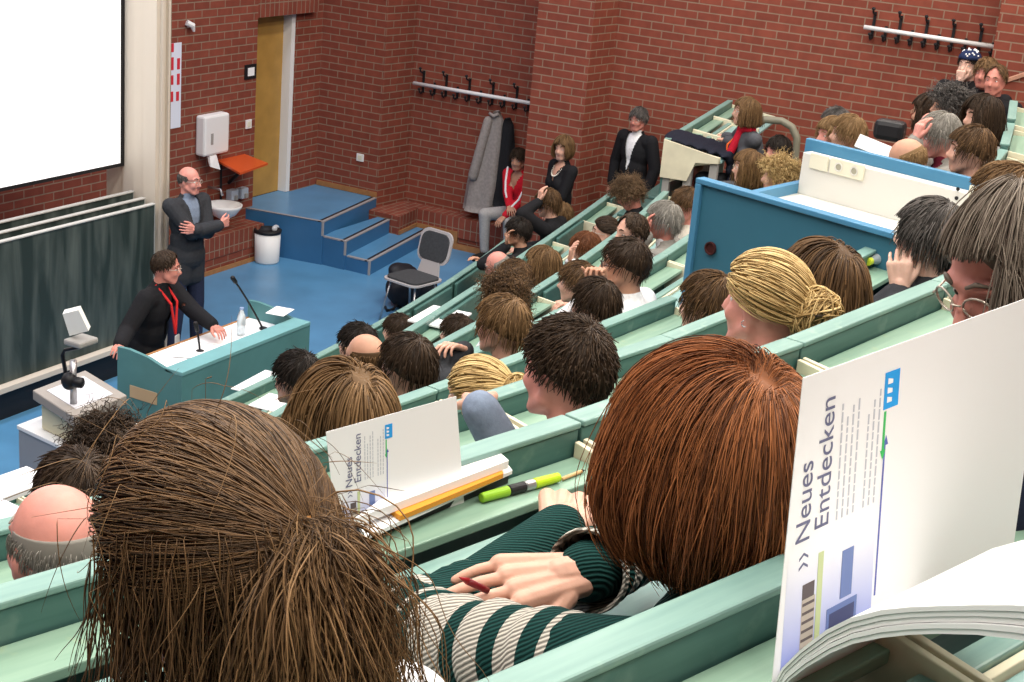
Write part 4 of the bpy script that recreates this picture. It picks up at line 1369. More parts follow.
def person(label, H, yaw, pose='sit', hyaw=0, hpitch=0, hroll=0, lean=8, hs='short', hc='brown', sk='fair', top='black', legs='jeans', armL=None, armR=None, s=1.0, vox=.011,
           group=None, floor=None, female=False, glasses=None, shirt=None, vneck=False, nstr=None, rs=None, seed=0, tie=None, handD=(None, None), handN=(None, None), hint=(None, None),
           curl=(.35, .35), hang=None, vol=1.0, length=1.0, ears=True, legspread=.10, part=0.0, name='person', foot_fwd=0.0, long_sleeve=True, extra=None, elbows=(None, None), handvox=.0042, hands=.98, clipz=.058, onesided=False):
    H = np.array(H, float)
    Fh = frame(yaw + hyaw, hpitch, hroll)
    Fb = frame(yaw)
    rt, f, u = Fb
    sw = (.165 if female else .185) * s
    ld = unit(u * math.cos(R_(lean)) + f * math.sin(R_(lean)))
    N_ = H + (V(0, -.035, -.155) * s) @ Fh * .5 + (-.03 * f - .155 * ld) * s * .5
    C_ = N_ - ld * .05 * s
    tl_ = (.47 if pose == 'sit' else .49) * s
    Pv = C_ - ld * tl_
    if pose == 'stand': Pv = C_ - unit(u * math.cos(R_(lean * .5)) + f * math.sin(R_(lean))) * tl_
    # legs
    if pose == 'sit':
        fl = floor if floor is not None else Pv[2] - .50
        hips = [Pv + rt * q * .09 * s for q in (-1, 1)]
        knees = [h + f * .43 * s + rt * q * legspread + u * .015 for h, q in zip(hips, (-1, 1))]
        ank = [V(k[0], k[1], max(fl + .08, k[2] - .46 * s)) + f * (.0 + foot_fwd) for k in knees]
    else:
        fl = floor if floor is not None else H[2] - 1.62 * s
        hips = [Pv + rt * q * .09 * s for q in (-1, 1)]
        ank = [V(h[0], h[1], fl + .09) + rt * q * legspread * .5 for h, q in zip(hips, (-1, 1))]
        knees = [(h + a) / 2 + f * .02 for h, a in zip(hips, ank)]
    base = V(Pv[0], Pv[1], fl)
    root = thing(name, base, label, 'person', group)
    # arms
    S2 = [C_ + rt * q * sw + ld * .0 for q in (-1, 1)]
    l1, l2 = .285 * s, .255 * s
    if armL is None: armL = C_ - rt * .13 + f * .36 - u * .30 if pose == 'sit' else C_ - rt * .24 + f * .05 - u * .52
    if armR is None: armR = C_ + rt * .13 + f * .36 - u * .30 if pose == 'sit' else C_ + rt * .24 + f * .05 - u * .52
    arms = []
    for i, (S_, W_) in enumerate(zip(S2, (armL, armR))):
        q = -1 if i == 0 else 1
        if elbows[i] is not None:
            arms.append((S_, np.array(elbows[i], float), np.array(W_, float))); continue
        hn = hint[i] if hint[i] is not None else (-u * .8 + rt * q * .55 - f * .25)
        E_, W2 = elbow(S_, np.array(W_, float), l1, l2, np.array(hn, float))
        arms.append((S_, E_, W2))
    body = MB()
    head_parts(body, H, Fh, s, ears, female)
    body.cap(H + V(0, -.028, -.06) * s @ Fh, N_ - ld * .01, .053 * s, .058 * s)

    def torso(mb, g):
        fx = 1 if not female else .92
        mb.ell(C_ - ld * .13 * s + f * .005, (.155 * s * fx + g, .105 * s + g, .20 * s + g), np.array([rt, np.cross(ld, rt), ld]))
        mb.ell(C_ - ld * .33 * s + f * .01, (.142 * s * fx + g, .108 * s + g, .19 * s + g), np.array([rt, np.cross(ld, rt), ld]))
        mb.cap(C_ - rt * (sw - .03) - ld * .015, C_ + rt * (sw - .03) - ld * .015, .056 * s + g, .056 * s + g)
        mb.ell(Pv + u * .02, (.168 * s + g, .125 * s + g, .12 * s + g), Fb)
        mb.cap(N_ - ld * .0, C_ - ld * .06, .060 * s + g * .5, .10 * s + g)
        if female: 
            for q in (-1, 1): mb.ell(C_ - ld * .16 * s + f * .085 * s + rt * q * .07 * s, (.06 * s + g, .05 * s + g, .06 * s + g), Fb)

    def armsh(mb, g, cut=0.0):
        for S_, E_, W_ in arms:
            mb.cap(S_, E_, .050 * s + g, .041 * s + g)
            mb.cap(E_, W_ - unit(W_ - E_) * cut, .041 * s + g, .029 * s + g)

    def legsh(mb, g, cut=0.0):
        for h, k, a in zip(hips, knees, ank):
            mb.cap(h, k, .082 * s + g, .058 * s + g); mb.cap(k, a + unit(k - a) * cut, .056 * s + g, .040 * s + g)

    torso(body, 0); armsh(body, 0); legsh(body, 0)
    for a in ank: body.cap(a - u * .035, a + f * .15 - u * .045, .036 * s, .030 * s)
    me = solid(body, vox, 2)
    vb, fb_ = mesh_np(me); bpy.data.meshes.remove(me)
    hb = MB()
    for i, (S_, E_, W_) in enumerate(arms):
        D_ = np.array(handD[i], float) if handD[i] is not None else unit(W_ - E_)
        Nn = np.array(handN[i], float) if handN[i] is not None else u + f * .2
        hand_parts(hb, W_ + unit(D_) * .01, D_, Nn, -1 if i == 1 else 1, curl[i], s * hands)
    me = solid(hb, handvox, 1)
    vh, fh = mesh_np(me); bpy.data.meshes.remove(me)
    mb = MB(); mb.add(vb, fb_); mb.add(vh, fh)
    hl = (np.array([np.array(q) for q in vb]) - H) @ Fh.T / s
    lips = {i for i, q in enumerate(hl) if abs(q[0]) < .021 and -.0735 < q[2] < -.0535 and q[1] > .078}
    for j, fc in enumerate(mb.f[:len(fb_)]):
        if all(i in lips for i in fc): mb.m[j] = 1
    bo = mb.build('body', [skin('skin_' + sk, SK[sk]), M_LIP], root, base, smooth=True)
    # eyes and brows
    ey = MB()
    for q in (-1, 1):
        ey.ell(H + V(q * .031, .0655, .006) * s @ Fh, V(.0125, .0095, .0080) * s, Fh, 12, 8, 0)
        ey.ell(H + V(q * .031, .0712, .006) * s @ Fh, V(.0060, .0050, .0060) * s, Fh, 10, 7, 1)
    ey.build('eyes', [M_EYE, M_IRIS], root, base, smooth=True)
    br = MB()
    for q in (-1, 1): br.tube([H + V(q * a, b, c) * s @ Fh for a, b, c in ((.014, .091, .033), (.030, .086, .040), (.048, .074, .034))], [.003 * s, .0042 * s, .002 * s], 6)
    br.build('eyebrows', HM(hc), root, base, smooth=True)
    if glasses:
        gl = MB()
        for q in (-1, 1):
            ring = [H + V(q * .034 + .024 * math.cos(t), .102 - .012 * abs(q * .034 + .024 * math.cos(t)) / .05, .004 + .018 * math.sin(t)) * s @ Fh for t in np.linspace(0, 2 * math.pi, 17)]
            gl.tube(ring, .0019 * s, 6)
            gl.tube([H + V(q * .058, .094, .008) * s @ Fh, H + V(q * .079, .03, .010) * s @ Fh, H + V(q * .081, -.012, .004) * s @ Fh], .0019 * s, 6)
        gl.tube([H + V(-.010, .103, .008) * s @ Fh, H + V(0, .108, .010) * s @ Fh, H + V(.010, .103, .008) * s @ Fh], .0019 * s, 6)
        gl.build('glasses', mat('spectacle_' + glasses, dict(metal=(0.55, 0.50, 0.42), dark=(0.03, 0.02, 0.02))[glasses], .3, metal=.7 if glasses == 'metal' else 0), root, base, smooth=True)
    # clothing
    if shirt:
        sm = MB(); torso(sm, .010); sm.cap(N_ - ld * .0 + f * .005, N_ + ld * .025 + f * .012, .062 * s, .060 * s)
        me = solid(sm, vox, 3); v_, f_ = mesh_np(me); bpy.data.meshes.remove(me)
        MB().add(v_, f_).build('shirt', cloth(shirt, CL[shirt]), root, base, smooth=True)
    tm = MB(); g = .024 if shirt else .017
    torso(tm, g); armsh(tm, g * 1.05, .012)
    if shirt and pose == 'stand':
        for q in (-1, 1): tm.cap(Pv + u * .05 + rt * q * .07, Pv - u * .16 + rt * q * .07, .12 * s, .115 * s)
    if not shirt: tm.cap(N_ - ld * .02, N_ + ld * .012 + f * .004, .064 * s, .062 * s)
    me = solid(tm, vox, 4); v_, f_ = mesh_np(me); bpy.data.meshes.remove(me)
    va = np.array([np.array(q) for q in v_])
    if shirt or vneck:
        q = va - C_
        fw, lat, up_ = q @ np.cross(ld, rt), q @ rt, q @ ld
        depth = .30 if shirt else .13
        armd = np.min([np.linalg.norm(np.cross(va - E_, unit(W_ - E_)), axis=1) + 10 * (((va - E_) @ unit(W_ - E_)) < -.04) for S_, E_, W_ in arms], axis=0)
        opn = {i for i in range(len(va)) if armd[i] > .075 and fw[i] > .02 and up_[i] > -depth - .02 and abs(lat[i]) < (.012 + (up_[i] + depth) * (.20 if shirt else .42))}
        f_ = [fc for fc in f_ if not all(i in opn for i in fc)]
    MB().add(va, f_).build('jacket' if shirt else 'sweater', cloth(top, CL[top]) if isinstance(top, str) else top, root, base, smooth=True)
    lm = MB(); legsh(lm, .014, .03)
    lm.ell(Pv + u * .0, (.172 * s, .132 * s, .115 * s), Fb)
    me = solid(lm, vox, 3); v_, f_ = mesh_np(me); bpy.data.meshes.remove(me)
    MB().add(v_, f_).build('trousers', cloth(legs, CL[legs]), root, base, smooth=True)
    for a in ank:
        sh = MB().cap(a - u * .042 - f * .03, a + f * .16 - u * .050, .050 * s, .041 * s).cap(a + u * .01, a - u * .04, .047 * s, .047 * s)
        sh.build('shoe', cloth('shoe', (0.02, 0.018, 0.016), .5), root, base, smooth=True)
    if hs:
        make_hair(root, base, H, Fh, hs, hc, s, nstr, rs, seed, tie, part, vol, length, clipz=clipz, onesided=onesided)
    info = dict(root=root, base=base, H=H, Fh=Fh, Fb=Fb, C=C_, N=N_, P=Pv, arms=arms, ld=ld, knees=knees)
    return info


def lump(info, name, pts, mt, vox=.006):
    """extra soft piece on the head, made of fused ellipsoids given in head space"""
    mb = MB()
    for c, r in pts: mb.ell(info['H'] + V(*c) @ info['Fh'], r, info['Fh'])
    me = solid(mb, vox, 2); v, f = mesh_np(me); bpy.data.meshes.remove(me)
    return MB().add(v, f).build(name, mt, info['root'], info['base'], smooth=True)


def hair_strands(info, paths_local, r, mt, name='hair_locks'):
    vs, fs = strands_mesh(paths_local, r)
    return np_mesh(name, info['H'] - info['base'] + vs @ info['Fh'], fs, mt, info['root'])


def bun(info, c, R1, col, n=160, seed=3):
    rg = np.random.default_rng(seed); paths = []
    c = V(*c)
    for i in range(n):
        ax = unit(rg.normal(size=3) * V(.5, 1.0, .5) + V(0, 1.2, 0)); a = unit(np.cross(ax, rg.normal(size=3))); b = np.cross(ax, a)
        t = np.linspace(0, 2.4 + rg.random() * 1.5, 14) + rg.random() * 6.28
        rr = R1 * (.72 + .3 * rg.random())
        tilt = rg.normal() * .35
        paths.append(c + rr * (np.outer(np.cos(t), a) * 1.15 + np.outer(np.sin(t), b)) + np.outer(np.sin(t * .7 + tilt), ax) * R1 * .45)
    lump(info, 'hair_bun', [(tuple(c), (R1 * .95, R1 * .8, R1 * .85))], HM(col))
    return hair_strands(info, np.array(paths), .0035, HM(col), 'bun_strands')

# ================================================================== the people in the hall
def RT(k, x):   # heading of a row in degrees
    return math.degrees(math.atan2(RY(k, x + .1) - RY(k, x - .1), .2))


def sitter(px, py, k, label, back=.27, dyaw=0, **kw):
    H = seat(px, py, k, back)
    yaw = 90 + RT(k + 1, H[0]) + dyaw
    kw.setdefault('floor', FK[k - 1])
    return person(label, H, yaw, **kw)


def W(px, py, H, dz=None, d=0.0):
    """a point at this pixel at the depth of the head plus d"""
    dep = float((np.array(H) - CAM) @ CD) + d
    return at(px, py, d=dep)


FARV = .013
# ---- at the front
H = at(167, 268, y=-3.02)
i = person('balding man in a black suit with red lanyard leaning on the lectern', H, -78, 'stand', hyaw=22, hpitch=-4, lean=14, hs='recede', hc='dark', sk='ruddy', top='black', legs='black', shirt='black', glasses='metal',
           armL=at(219, 331, z=1.05), armR=at(120, 345, z=1.02), floor=0, vox=.010, handN=(V(0, 0, 1), None), rs=.004)
c = i['C'] + i['Fb'][1] * .135
rt_ = i['Fb'][0]
ly = MB()
for q in (-1, 1):
    ly.tube([i['N'] + rt_ * q * .06 + V(0, 0, .03), c + rt_ * q * .045 - V(0, 0, .06), c + rt_ * .01 - V(0, 0, .30) + i['Fb'][1] * .02], .010, 6)
ly.build('lanyard', mat('lanyard_red', (0.60, 0.02, 0.02), .6), i['root'], i['base'])
b = c - V(0, 0, .36) + i['Fb'][1] * .03
slab(b, rt_, V(0, 0, 1), i['Fb'][1], rrect(.07, .10, .008), .004).build('badge', M_PAPER, i['root'], i['base'])
H = at(190, 181, z=1.66)
f_ = frame(-98)
i = person('tall bald man in a dark jacket standing with folded arms behind the lectern', H, -98, 'stand', hyaw=14, lean=0, hs='fringe', hc='salt', sk='pink', top='charcoal', legs='darkblue', shirt='greyblue', glasses='metal',
           armL=H + f_[1] * .19 + f_[0] * .10 - V(0, 0, .38), armR=H + f_[1] * .25 - f_[0] * .12 - V(0, 0, .36), floor=0, vox=.008,
           hint=(f_[0] * -.6 - V(0, 0, .8), f_[0] * .6 - V(0, 0, .8)), handD=(f_[0] + V(0, 0, .2), -f_[0] + V(0, 0, .2)), handN=(f_[1], f_[1]))
# ---- by the side wall
H = at(518, 160, x=.12)
yw = 165; f_ = frame(yw)
i = person('dark-haired man in a red track jacket sitting on the brick ledge beside the coat', H, yw, 'sit', hyaw=20, hpitch=-5, lean=12, hs='short', hc='dark', sk='tan', top='red', legs='lgrey', vneck=True, floor=0.02,
           armL=at(505, 216, x=-.22), armR=at(510, 212, x=-.22), vox=FARV, foot_fwd=-.05)
S_, E_, W_ = i['arms'][0]; st = MB()
S2_, E2_, W2_ = i['arms'][1]
for (a, b, w_) in ((S_, E_, W_), (S2_, E2_, W2_)):
    o = V(-.06, 0, .03)
    st.tube([a + V(-.02, 0, .075), (a + b) / 2 + o, b + o * 1.0, (b + w_) / 2 + o * .8], .012, 6)
st.build('sleeve_stripe', M_PAPER, i['root'], i['base'])
H = at(563, 149, x=-.85)
i = person('woman in black with a pearl necklace standing against the brick pillar', H, 150, 'stand', hyaw=25, lean=0, hs='bob', hc='midbrown', sk='fair', top='black', legs='black', vneck=True, female=True, vox=FARV, vol=.7, length=.7, floor=.37,
           armL=H + V(-.22, .10, -.60), armR=H + V(-.20, .02, -.60))
nk = MB()
for t in np.linspace(0.15, math.pi - .15, 17):
    nk.ell(i['N'] + i['Fb'][0] * .075 * math.cos(t) + i['Fb'][1] * (.06 + .06 * math.sin(t)) - V(0, 0, .03 + .10 * math.sin(t)), (.009, .009, .009), nu=8, nv=6)
nk.build('necklace', mat('pearl', (.75, .70, .60), .25), i['root'], i['base'], smooth=True)
H = at(638, 120, x=-.32)
person('grey-haired man in a black suit and white shirt standing at the brick wall', H, 165, 'stand', hyaw=10, lean=0, hs='short', hc='salt', sk='ruddy', top='black', legs='black', shirt='white', glasses='metal', vox=.008, floor=.38)
# ---- row 1
H = seat(517, 233, 1)
person('dark-haired man in a black jacket at the front row end, chin on hand', H, 100, lean=14, hs='short', hc='black', sk='tan', top='black', armL=W(507, 246, H, d=-.05), armR=W(483, 262, H, d=.12), vox=FARV, floor=FK[0], hyaw=15, handD=(V(0, 0, 1), None))
sitter(497, 266, 1, 'bald red-faced man in the front row looking down beside the empty folded desks', hs='fringe', hc='grey', sk='pink', top='lgrey', hpitch=-22, dyaw=25, vox=FARV, glasses='dark')
H = seat(547, 204, 1)
person('brown-haired person in black holding a hand to the forehead before the standing woman', H, 95, lean=14, hs='full', hc='brown', sk='fair', top='black', armL=W(539, 202, H, d=-.10), handD=(V(0.2, 0, 1), None), hpitch=-10, vox=FARV, floor=FK[0])
sitter(559, 217, 1, 'light brown-haired person low in the front row next to the hand-on-forehead person', hs='full', hc='midbrown', top='black', hpitch=-12, dyaw=15, vox=FARV, floor=FK[0])
sitter(397, 332, 1, 'dark-haired listener in the front row, nearest to the white papers on the bench', hs='short', hc='dark', top='black', vox=FARV)
# ---- row 2
sitter(541, 266, 2, 'long brown-haired woman in white with a hand raised beside her head', hs='mid', hc='midbrown', top='white', female=True, dyaw=12, vox=FARV, armR=W(570, 262, seat(541, 266, 2)), handD=(None, V(0, 0, 1)), length=.8)
sitter(513, 279, 2, 'brown-haired person in white left of the long-haired woman in white', hs='short', hc='brown', top='white', vox=FARV, vol=1.3)
sitter(604, 233, 2, 'dark-haired woman with glasses in profile holding a white sheet', hs='bun', hc='dark', top='white', female=True, glasses='metal', dyaw=20, vox=FARV, tie=(0, -.11, .05))
sitter(585, 250, 2, 'auburn-haired person bent low behind the raised desk flap', hs='full', hc='auburn', top='black', hpitch=-20, dyaw=15, vox=FARV)
sitter(628, 195, 2, 'curly-haired man in black bending his head down before the standing man', hs='curly', hc='curlbrown', sk='ruddy', top='black', hpitch=-32, dyaw=15, vox=FARV, vol=.8)
sitter(456, 335, 2, 'dark-haired listener in the second row right of the white papers', hs='short', hc='dark', top='black', vox=FARV)
sitter(356, 346, 2, 'dark-haired listener with a bare ear left of the bald man', hs='short', hc='black', top='black', vox=FARV)
# ---- row 3
sitter(503, 300, 3, 'curly brown-haired person hidden behind the man resting his cheek on his hand', hs='curly', hc='brown', top='white', vox=FARV, vol=.6)
sitter(630, 234, 3, 'balding dark-haired man turning left behind the white-shirted man', hs='recede', hc='dark', sk='fair', top='purple', dyaw=25, hyaw=25, vox=FARV, rs=.004)
sitter(576, 284, 3, 'boyish brown-haired listener in left profile before the raised green board', hs='short', hc='brown', top='charcoal', dyaw=10, vox=FARV, vol=1.2)
H = seat(662, 222, 3)
person('grey-haired man in a grey jacket with his hand at his mouth', H, 100, lean=10, hs='full', hc='grey', sk='ruddy', top='grey', shirt='white', armL=W(647, 236, H, d=-.06), hint=(V(-.3, .4, -1), None), handD=(V(0, .1, 1), None), hyaw=12, vox=FARV, floor=FK[2])
sitter(686, 207, 3, 'brown-haired man with ruddy cheeks right beside the podium edge', hs='short', hc='brown', sk='pink', top='cream', dyaw=25, hpitch=-10, vox=FARV, vol=1.3)
sitter(364, 359, 3, 'bald-crowned man left of the large dark-haired head', hs='fringe', hc='brown', sk='tan', top='black', vox=FARV)
sitter(296, 380, 3, 'dark-haired person mostly hidden left of the large brown-haired woman', hs='short', hc='black', top='black', vox=FARV)
# ---- row 4
H = seat(500, 327, 4)
person('brown-haired man resting his cheek on his left hand in the middle rows', H, 90 + RT(5, H[0]), hs='full', hc='midbrown', sk='fair', top='charcoal', armL=W(466, 350, H, d=.02), hint=(V(-.9, .6, -.5), None), handD=(V(-.8, .3, .35), None), curl=(.5, .35), vox=.011, floor=FK[3], vol=.9, hyaw=5, nstr=700)
H = seat(623, 266, 4)
person('dark-haired man in a white shirt leaning his chin on his hand', H, 95, lean=12, hs='short', hc='dark', sk='tan', top='white', armL=W(603, 287, H, d=-.04), hint=(V(-.4, .2, -1), None), handD=(V(-.3, .2, .8), None), curl=(1.0, .4), hyaw=10, glasses='dark', vox=.011, floor=FK[3], nstr=600)
sitter(593, 307, 4, 'person with parted dark brown hair low in front of the white-shirted man', hs='full', hc='dark', top='black', vox=FARV, vol=.8)
sitter(405, 368, 4, 'large dark-haired head seen from behind, above the white booklet', hs='full', hc='dark', top='black', vox=.012, vol=.9, nstr=700)
sitter(108, 462, 4, 'tousled dark-haired person at lower left beside the projector cart', hs='curly', hc='dark', top='black', vox=.012, vol=.6)
# ---- row 5
sitter(342, 420, 5, 'large head of long light brown hair right above the white booklet', hs='long', hc='midbrown', top='black', female=True, vox=.011, vol=1.7, nstr=1600, rs=.0030, length=.75, s=1.05)
i = sitter(476, 400, 5, 'blonde woman with pinned-up twisted hair between the dark heads', hs='bun', hc='blonde', top='cream', female=True, vox=.011, nstr=900, rs=.0026, tie=(.03, -.10, .06), vol=1.2)
bun(i, (.03, -.135, .06), .05, 'blonde')
sitter(74, 500, 5, 'dark-haired listener at far left just before the pink bald head', hs='short', hc='dark', top='black', vox=.012, nstr=700)
H = seat(706, 308, 5)
person('brown-haired person half hidden between the blue podium and the blonde chignon', H, 85, hs='full', hc='brown', top='black', vox=.012, floor=FK[4])
# ---- row 6
sitter(564, 372, 6, 'short-cropped dark-haired man seen from behind beside the red-haired woman', hs='crop', hc='dark', sk='pink', top='cream', vox=.010, nstr=2600, rs=.0020, vol=1.3, s=1.03)
sitter(56, 550, 6, 'pink bald-headed man at the left edge beside the dishevelled woman', hs='fringe', hc='grey', sk='pink', top='lgrey', nstr=500, rs=.0011, vox=.009, s=1.0)
i = sitter(762, 305, 6, 'blonde woman with a chignon held by a dark hair stick', hs='bun', hc='blonde', sk='pink', top='cream', female=True, vox=.009, nstr=1500, rs=.0022, tie=(.03, -.10, .0), vol=1.5, s=1.08)
bun(i, (.02, -.150, .01), .066, 'blonde', 420)
MB().tube([i['H'] + V(-.07, -.20, .035) @ i['Fh'], i['H'] + V(.085, -.20, .01) @ i['Fh']], [.004, .0025], 8).build('hair_stick', mat('dark_metal', (.04, .035, .03), .3, metal=.6), i['root'], i['base'])
MB().tube([i['H'] + V(-.083, 0, -.038) @ i['Fh'] + V(0, 0, .008) * 0 + .009 * V(0, math.cos(t), math.sin(t)) for t in np.linspace(0, 6, 12)], .0018, 6).build('earring', M_STEEL, i['root'], i['base'])
sitter(817, 290, 6, 'woman with long straight brown hair behind the blonde chignon', hs='long', hc='brown', top='black', female=True, vox=.010, nstr=1800, rs=.0024, vol=1.1, length=.7, s=1.02)
H = seat(926, 238, 6)
person('dark grey-haired person with glasses resting chin on a hand by the bottle', H, 78, hs='full', hc='salt', sk='pale', top='charcoal', armL=W(900, 292, H, d=-.02), hint=(V(-.5, .3, -1), None), handD=(V(.1, .2, 1), None), hyaw=2, lean=12, glasses='metal', vox=.010, floor=FK[5], nstr=1500, rs=.0025, vol=.8)
sitter(1001, 205, 6, 'brown-haired person cut by the right edge behind the grey-brown woman', hs='full', hc='midbrown', top='black', vox=.011, nstr=900, vol=1.2, back=.1)
# arm and shoulder of a listener whose head is behind the booklet
H = seat(447, 432, 6, .42)
i = person('listener in a grey-blue sleeve behind the white booklet, fist raised', H - V(.22, .0, .07), 78, lean=26, hpitch=-30, hs='short', hc='brown', sk='fair', top='greyblue', armR=W(478, 405, H, d=.05), hint=(None, V(.5, -.2, -.6)), handD=(None, V(.6, .3, -.1)), curl=(.4, 1.3), vox=.011, floor=FK[5])

# ---- the big heads at right
H = at(1010, 278, d=2.32)
i = person('woman with grey-brown hair and metal glasses looking down at the right edge', H, 100, hpitch=-24, hyaw=46, hroll=-4, lean=14, hs='mid', hc='greybrown', sk='pink', top='darkblue', female=True, glasses='metal', vox=.0065, nstr=4200, rs=.0013, vol=.9, length=.6, part=.3, clipz=.088, onesided=True, s=1.06, floor=FK[6],
           seed=5)

# ---- far block
def block(px, py, d, label, yaw=100, **kw):
    H = at(px, py, d=d)
    kw.setdefault('vox', FARV)
    return person(label, H, yaw, floor=kw.pop('floor', H[2] - 1.2), **kw)


q = S4a + u4 * .95 + n4 * .62
v_ = ray(745, 113); tt = ((q - CAM) @ n4) / (v_ @ n4); H = CAM + v_ * tt
i = person('woman in a grey suit with a red scarf at the far desk', H, 130, hyaw=-8, hpitch=6, lean=16, hs='mid', hc='midbrown', sk='fair', top='suitgrey', legs='suitgrey', female=True, vox=.012, length=.45, vol=.7,
           armL=S4a + u4 * .66 + n4 * .34 + V(0, 0, -.08), armR=S4a + u4 * .98 + n4 * .30 + V(0, 0, -.10), handN=(V(0, 0, 1), V(0, 0, 1)), floor=H[2] - 1.22, glasses='metal')
sc2 = MB(); c = i['N'] + i['Fb'][1] * .05
sc2.cap(c + V(0, 0, .02), c - V(0, 0, .22) + i['Fb'][1] * .09, .04, .035)
for a in np.linspace(0, 2 * math.pi, 9)[:-1]: sc2.ell(i['N'] + (i['Fb'][0] * math.cos(a) * .06 + i['Fb'][1] * (math.sin(a) * .06 + .01)) + V(0, 0, .02), (.03, .03, .03))
me = solid(sc2, .012, 2); vv, ff = mesh_np(me)
MB().add(vv, ff).build('scarf', cloth('scarf', (.45, .012, .03)), i['root'], i['base'], smooth=True)
MB().tube([i['N'] + i['Fb'][0] * .09 + V(0, 0, .0), c + i['Fb'][0] * .05 - V(0, 0, .14) + i['Fb'][1] * .10, c + i['Fb'][0] * .02 - V(0, 0, .30) + i['Fb'][1] * .10], .009, 6).build('lanyard', mat('lanyard_orange', (.75, .13, .02), .6), i['root'], i['base'])
block(690, 163, 13.9, 'person in a pink shirt half hidden behind the grey legs of the far desk', 110, hs='short', hc='light', sk='pink', top='pink')
block(747, 168, 11.2, 'brown-haired woman with glasses below the red-scarfed woman', 120, hs='mid', hc='midbrown', sk='fair', top='black', glasses='metal', female=True, length=.6, vol=.7)
block(777, 177, 10.6, 'tousled blonde person in bright green above the podium panel', 120, hs='curly', hc='blonde', sk='fair', top='green', female=True, vol=.6)
block(777, 152, 12.4, 'dark-haired man with a pink face beside the curved handrail', 150, hs='short', hc='black', sk='pink', top='black')
block(846, 135, 10.2, 'fair-haired person in profile behind the podium back, left of the black jacket', 105, hs='full', hc='light', sk='fair', top='black')
block(830, 136, 10.9, 'person with pinkish face and pale hair left of the fair-haired profile', 140, hs='full', hc='light', sk='pink', top='black')
block(834, 124, 11.8, 'grey-haired head behind the two fair-haired people', 100, hs='short', hc='salt', sk='tan', top='darkblue')
H = at(938, 137, d=8.6)
person('grey-haired man in a grey jacket pressing hands to his face behind the podium', H, 110, lean=14, hpitch=-14, hs='full', hc='grey', sk='pink', top='grey', shirt='maroon', armL=at(915, 142, d=8.45), armR=at(919, 138, d=8.7), handD=(V(.2, -.1, 1), V(.2, -.1, 1)), hint=(V(-.4, .4, -1), V(-.2, .5, -1)), vox=.012, floor=H[2] - 1.2)
block(906, 162, 7.9, 'bald crown showing just above the blue podium edge', 100, hs='fringe', hc='light', sk='tan', top='black', hpitch=-25)
block(968, 152, 7.8, 'young man with brown hair in left profile before the right-hand benches', 105, hs='full', hc='brown', sk='fair', top='black', nstr=700)
block(948, 108, 9.6, 'dark curly grey-haired man in orange and black behind the face-covering man', 105, hs='curly', hc='salt', sk='tan', top='orange', vol=.5)
block(929, 115, 9.9, 'dark-haired person between the curly grey man and the black camera', 105, hs='mid', hc='dark', sk='tan', top='black', length=.5)
block(980, 118, 9.2, 'woman with long dark brown hair at right before the parapet', 130, hs='mid', hc='dark', sk='fair', top='lgrey', female=True, length=.9)
H = at(968, 66, d=12.6)
f_ = frame(175)
i = person('man in black with a dotted blue headscarf and a finger at his lips', H, 175, hyaw=-10, lean=4, hs='crop', hc='black', sk='pale', top='black', armL=H + f_[1] * .16 - V(0, 0, .13), hint=(V(-.2, .7, -.8), None), handD=(V(0, 0, 1), None), handN=(V(-1, .3, 0), None), curl=((.1, 1.4, 1.5, 1.5), .4), vox=FARV, floor=H[2] - 1.25)
bn_ = MB(); cH, FF = i['H'], i['Fh']
vs_ = []; NA = 24
for j, ph in enumerate((2, 25, 45, 60, 72, 74, 60, 30)):
    for k in range(NA):
        a = 2 * math.pi * k / NA; o = .020 if j < 5 else .004
        d = V(math.sin(a) * math.sin(R_(ph)), math.cos(a) * math.sin(R_(ph)), math.cos(R_(ph)))
        vs_.append(cH + (SKC + d * (SKR + o)) @ FF)
bn_.add(vs_, [(j * NA + k, (j + 1) * NA + k, (j + 1) * NA + (k + 1) % NA, j * NA + (k + 1) % NA) for j in range(7) for k in range(NA)] + [tuple(range(NA))])
hs_ = bn_.build('headscarf', cloth('scarf_navy', (.015, .025, .07)), i['root'], i['base'], smooth=True)
dt = MB()
for k in range(26):
    a, ph = rng.uniform(0, 6.28), rng.uniform(15, 68)
    d = V(math.sin(a) * math.sin(R_(ph)), math.cos(a) * math.sin(R_(ph)), math.cos(R_(ph)))
    dt.ell(cH + (SKC + d * (SKR + .020)) @ FF, (.008, .008, .008), nu=8, nv=5)
dt.build('scarf_dots', M_PAPER, hs_, i['base'])
block(985, 74, 12.3, 'brown-haired man directly right of the headscarf man', 170, hs='short', hc='midbrown', sk='ruddy', top='black')
block(995, 81, 11.9, 'balding man at far right beside the parapet coping', 170, hs='recede', hc='brown', sk='ruddy', top='black')

# ================================================================== the two nearest women
# ---- dishevelled woman with tied hair
H = at(212, 562, d=1.47)
yb = 90 + RT(8, H[0])
BR = person('woman with dishevelled tied-back brown hair, biggest head at lower left', H, yb, hpitch=-8, hroll=4, lean=14, hs='tied', hc='brown', sk='pink', top='white', female=True, vox=.008, nstr=7500, rs=.0008,
            tie=(.02, -.118, .045), vol=1.5, s=1.08, floor=FK[6], seed=21)
rg = np.random.default_rng(4)
Fh, base, root, s_ = BR['Fh'], BR['base'], BR['root'], 1.08
g = V(0, 0, -1) @ Fh.T
tie = V(.02, -.128, .05)


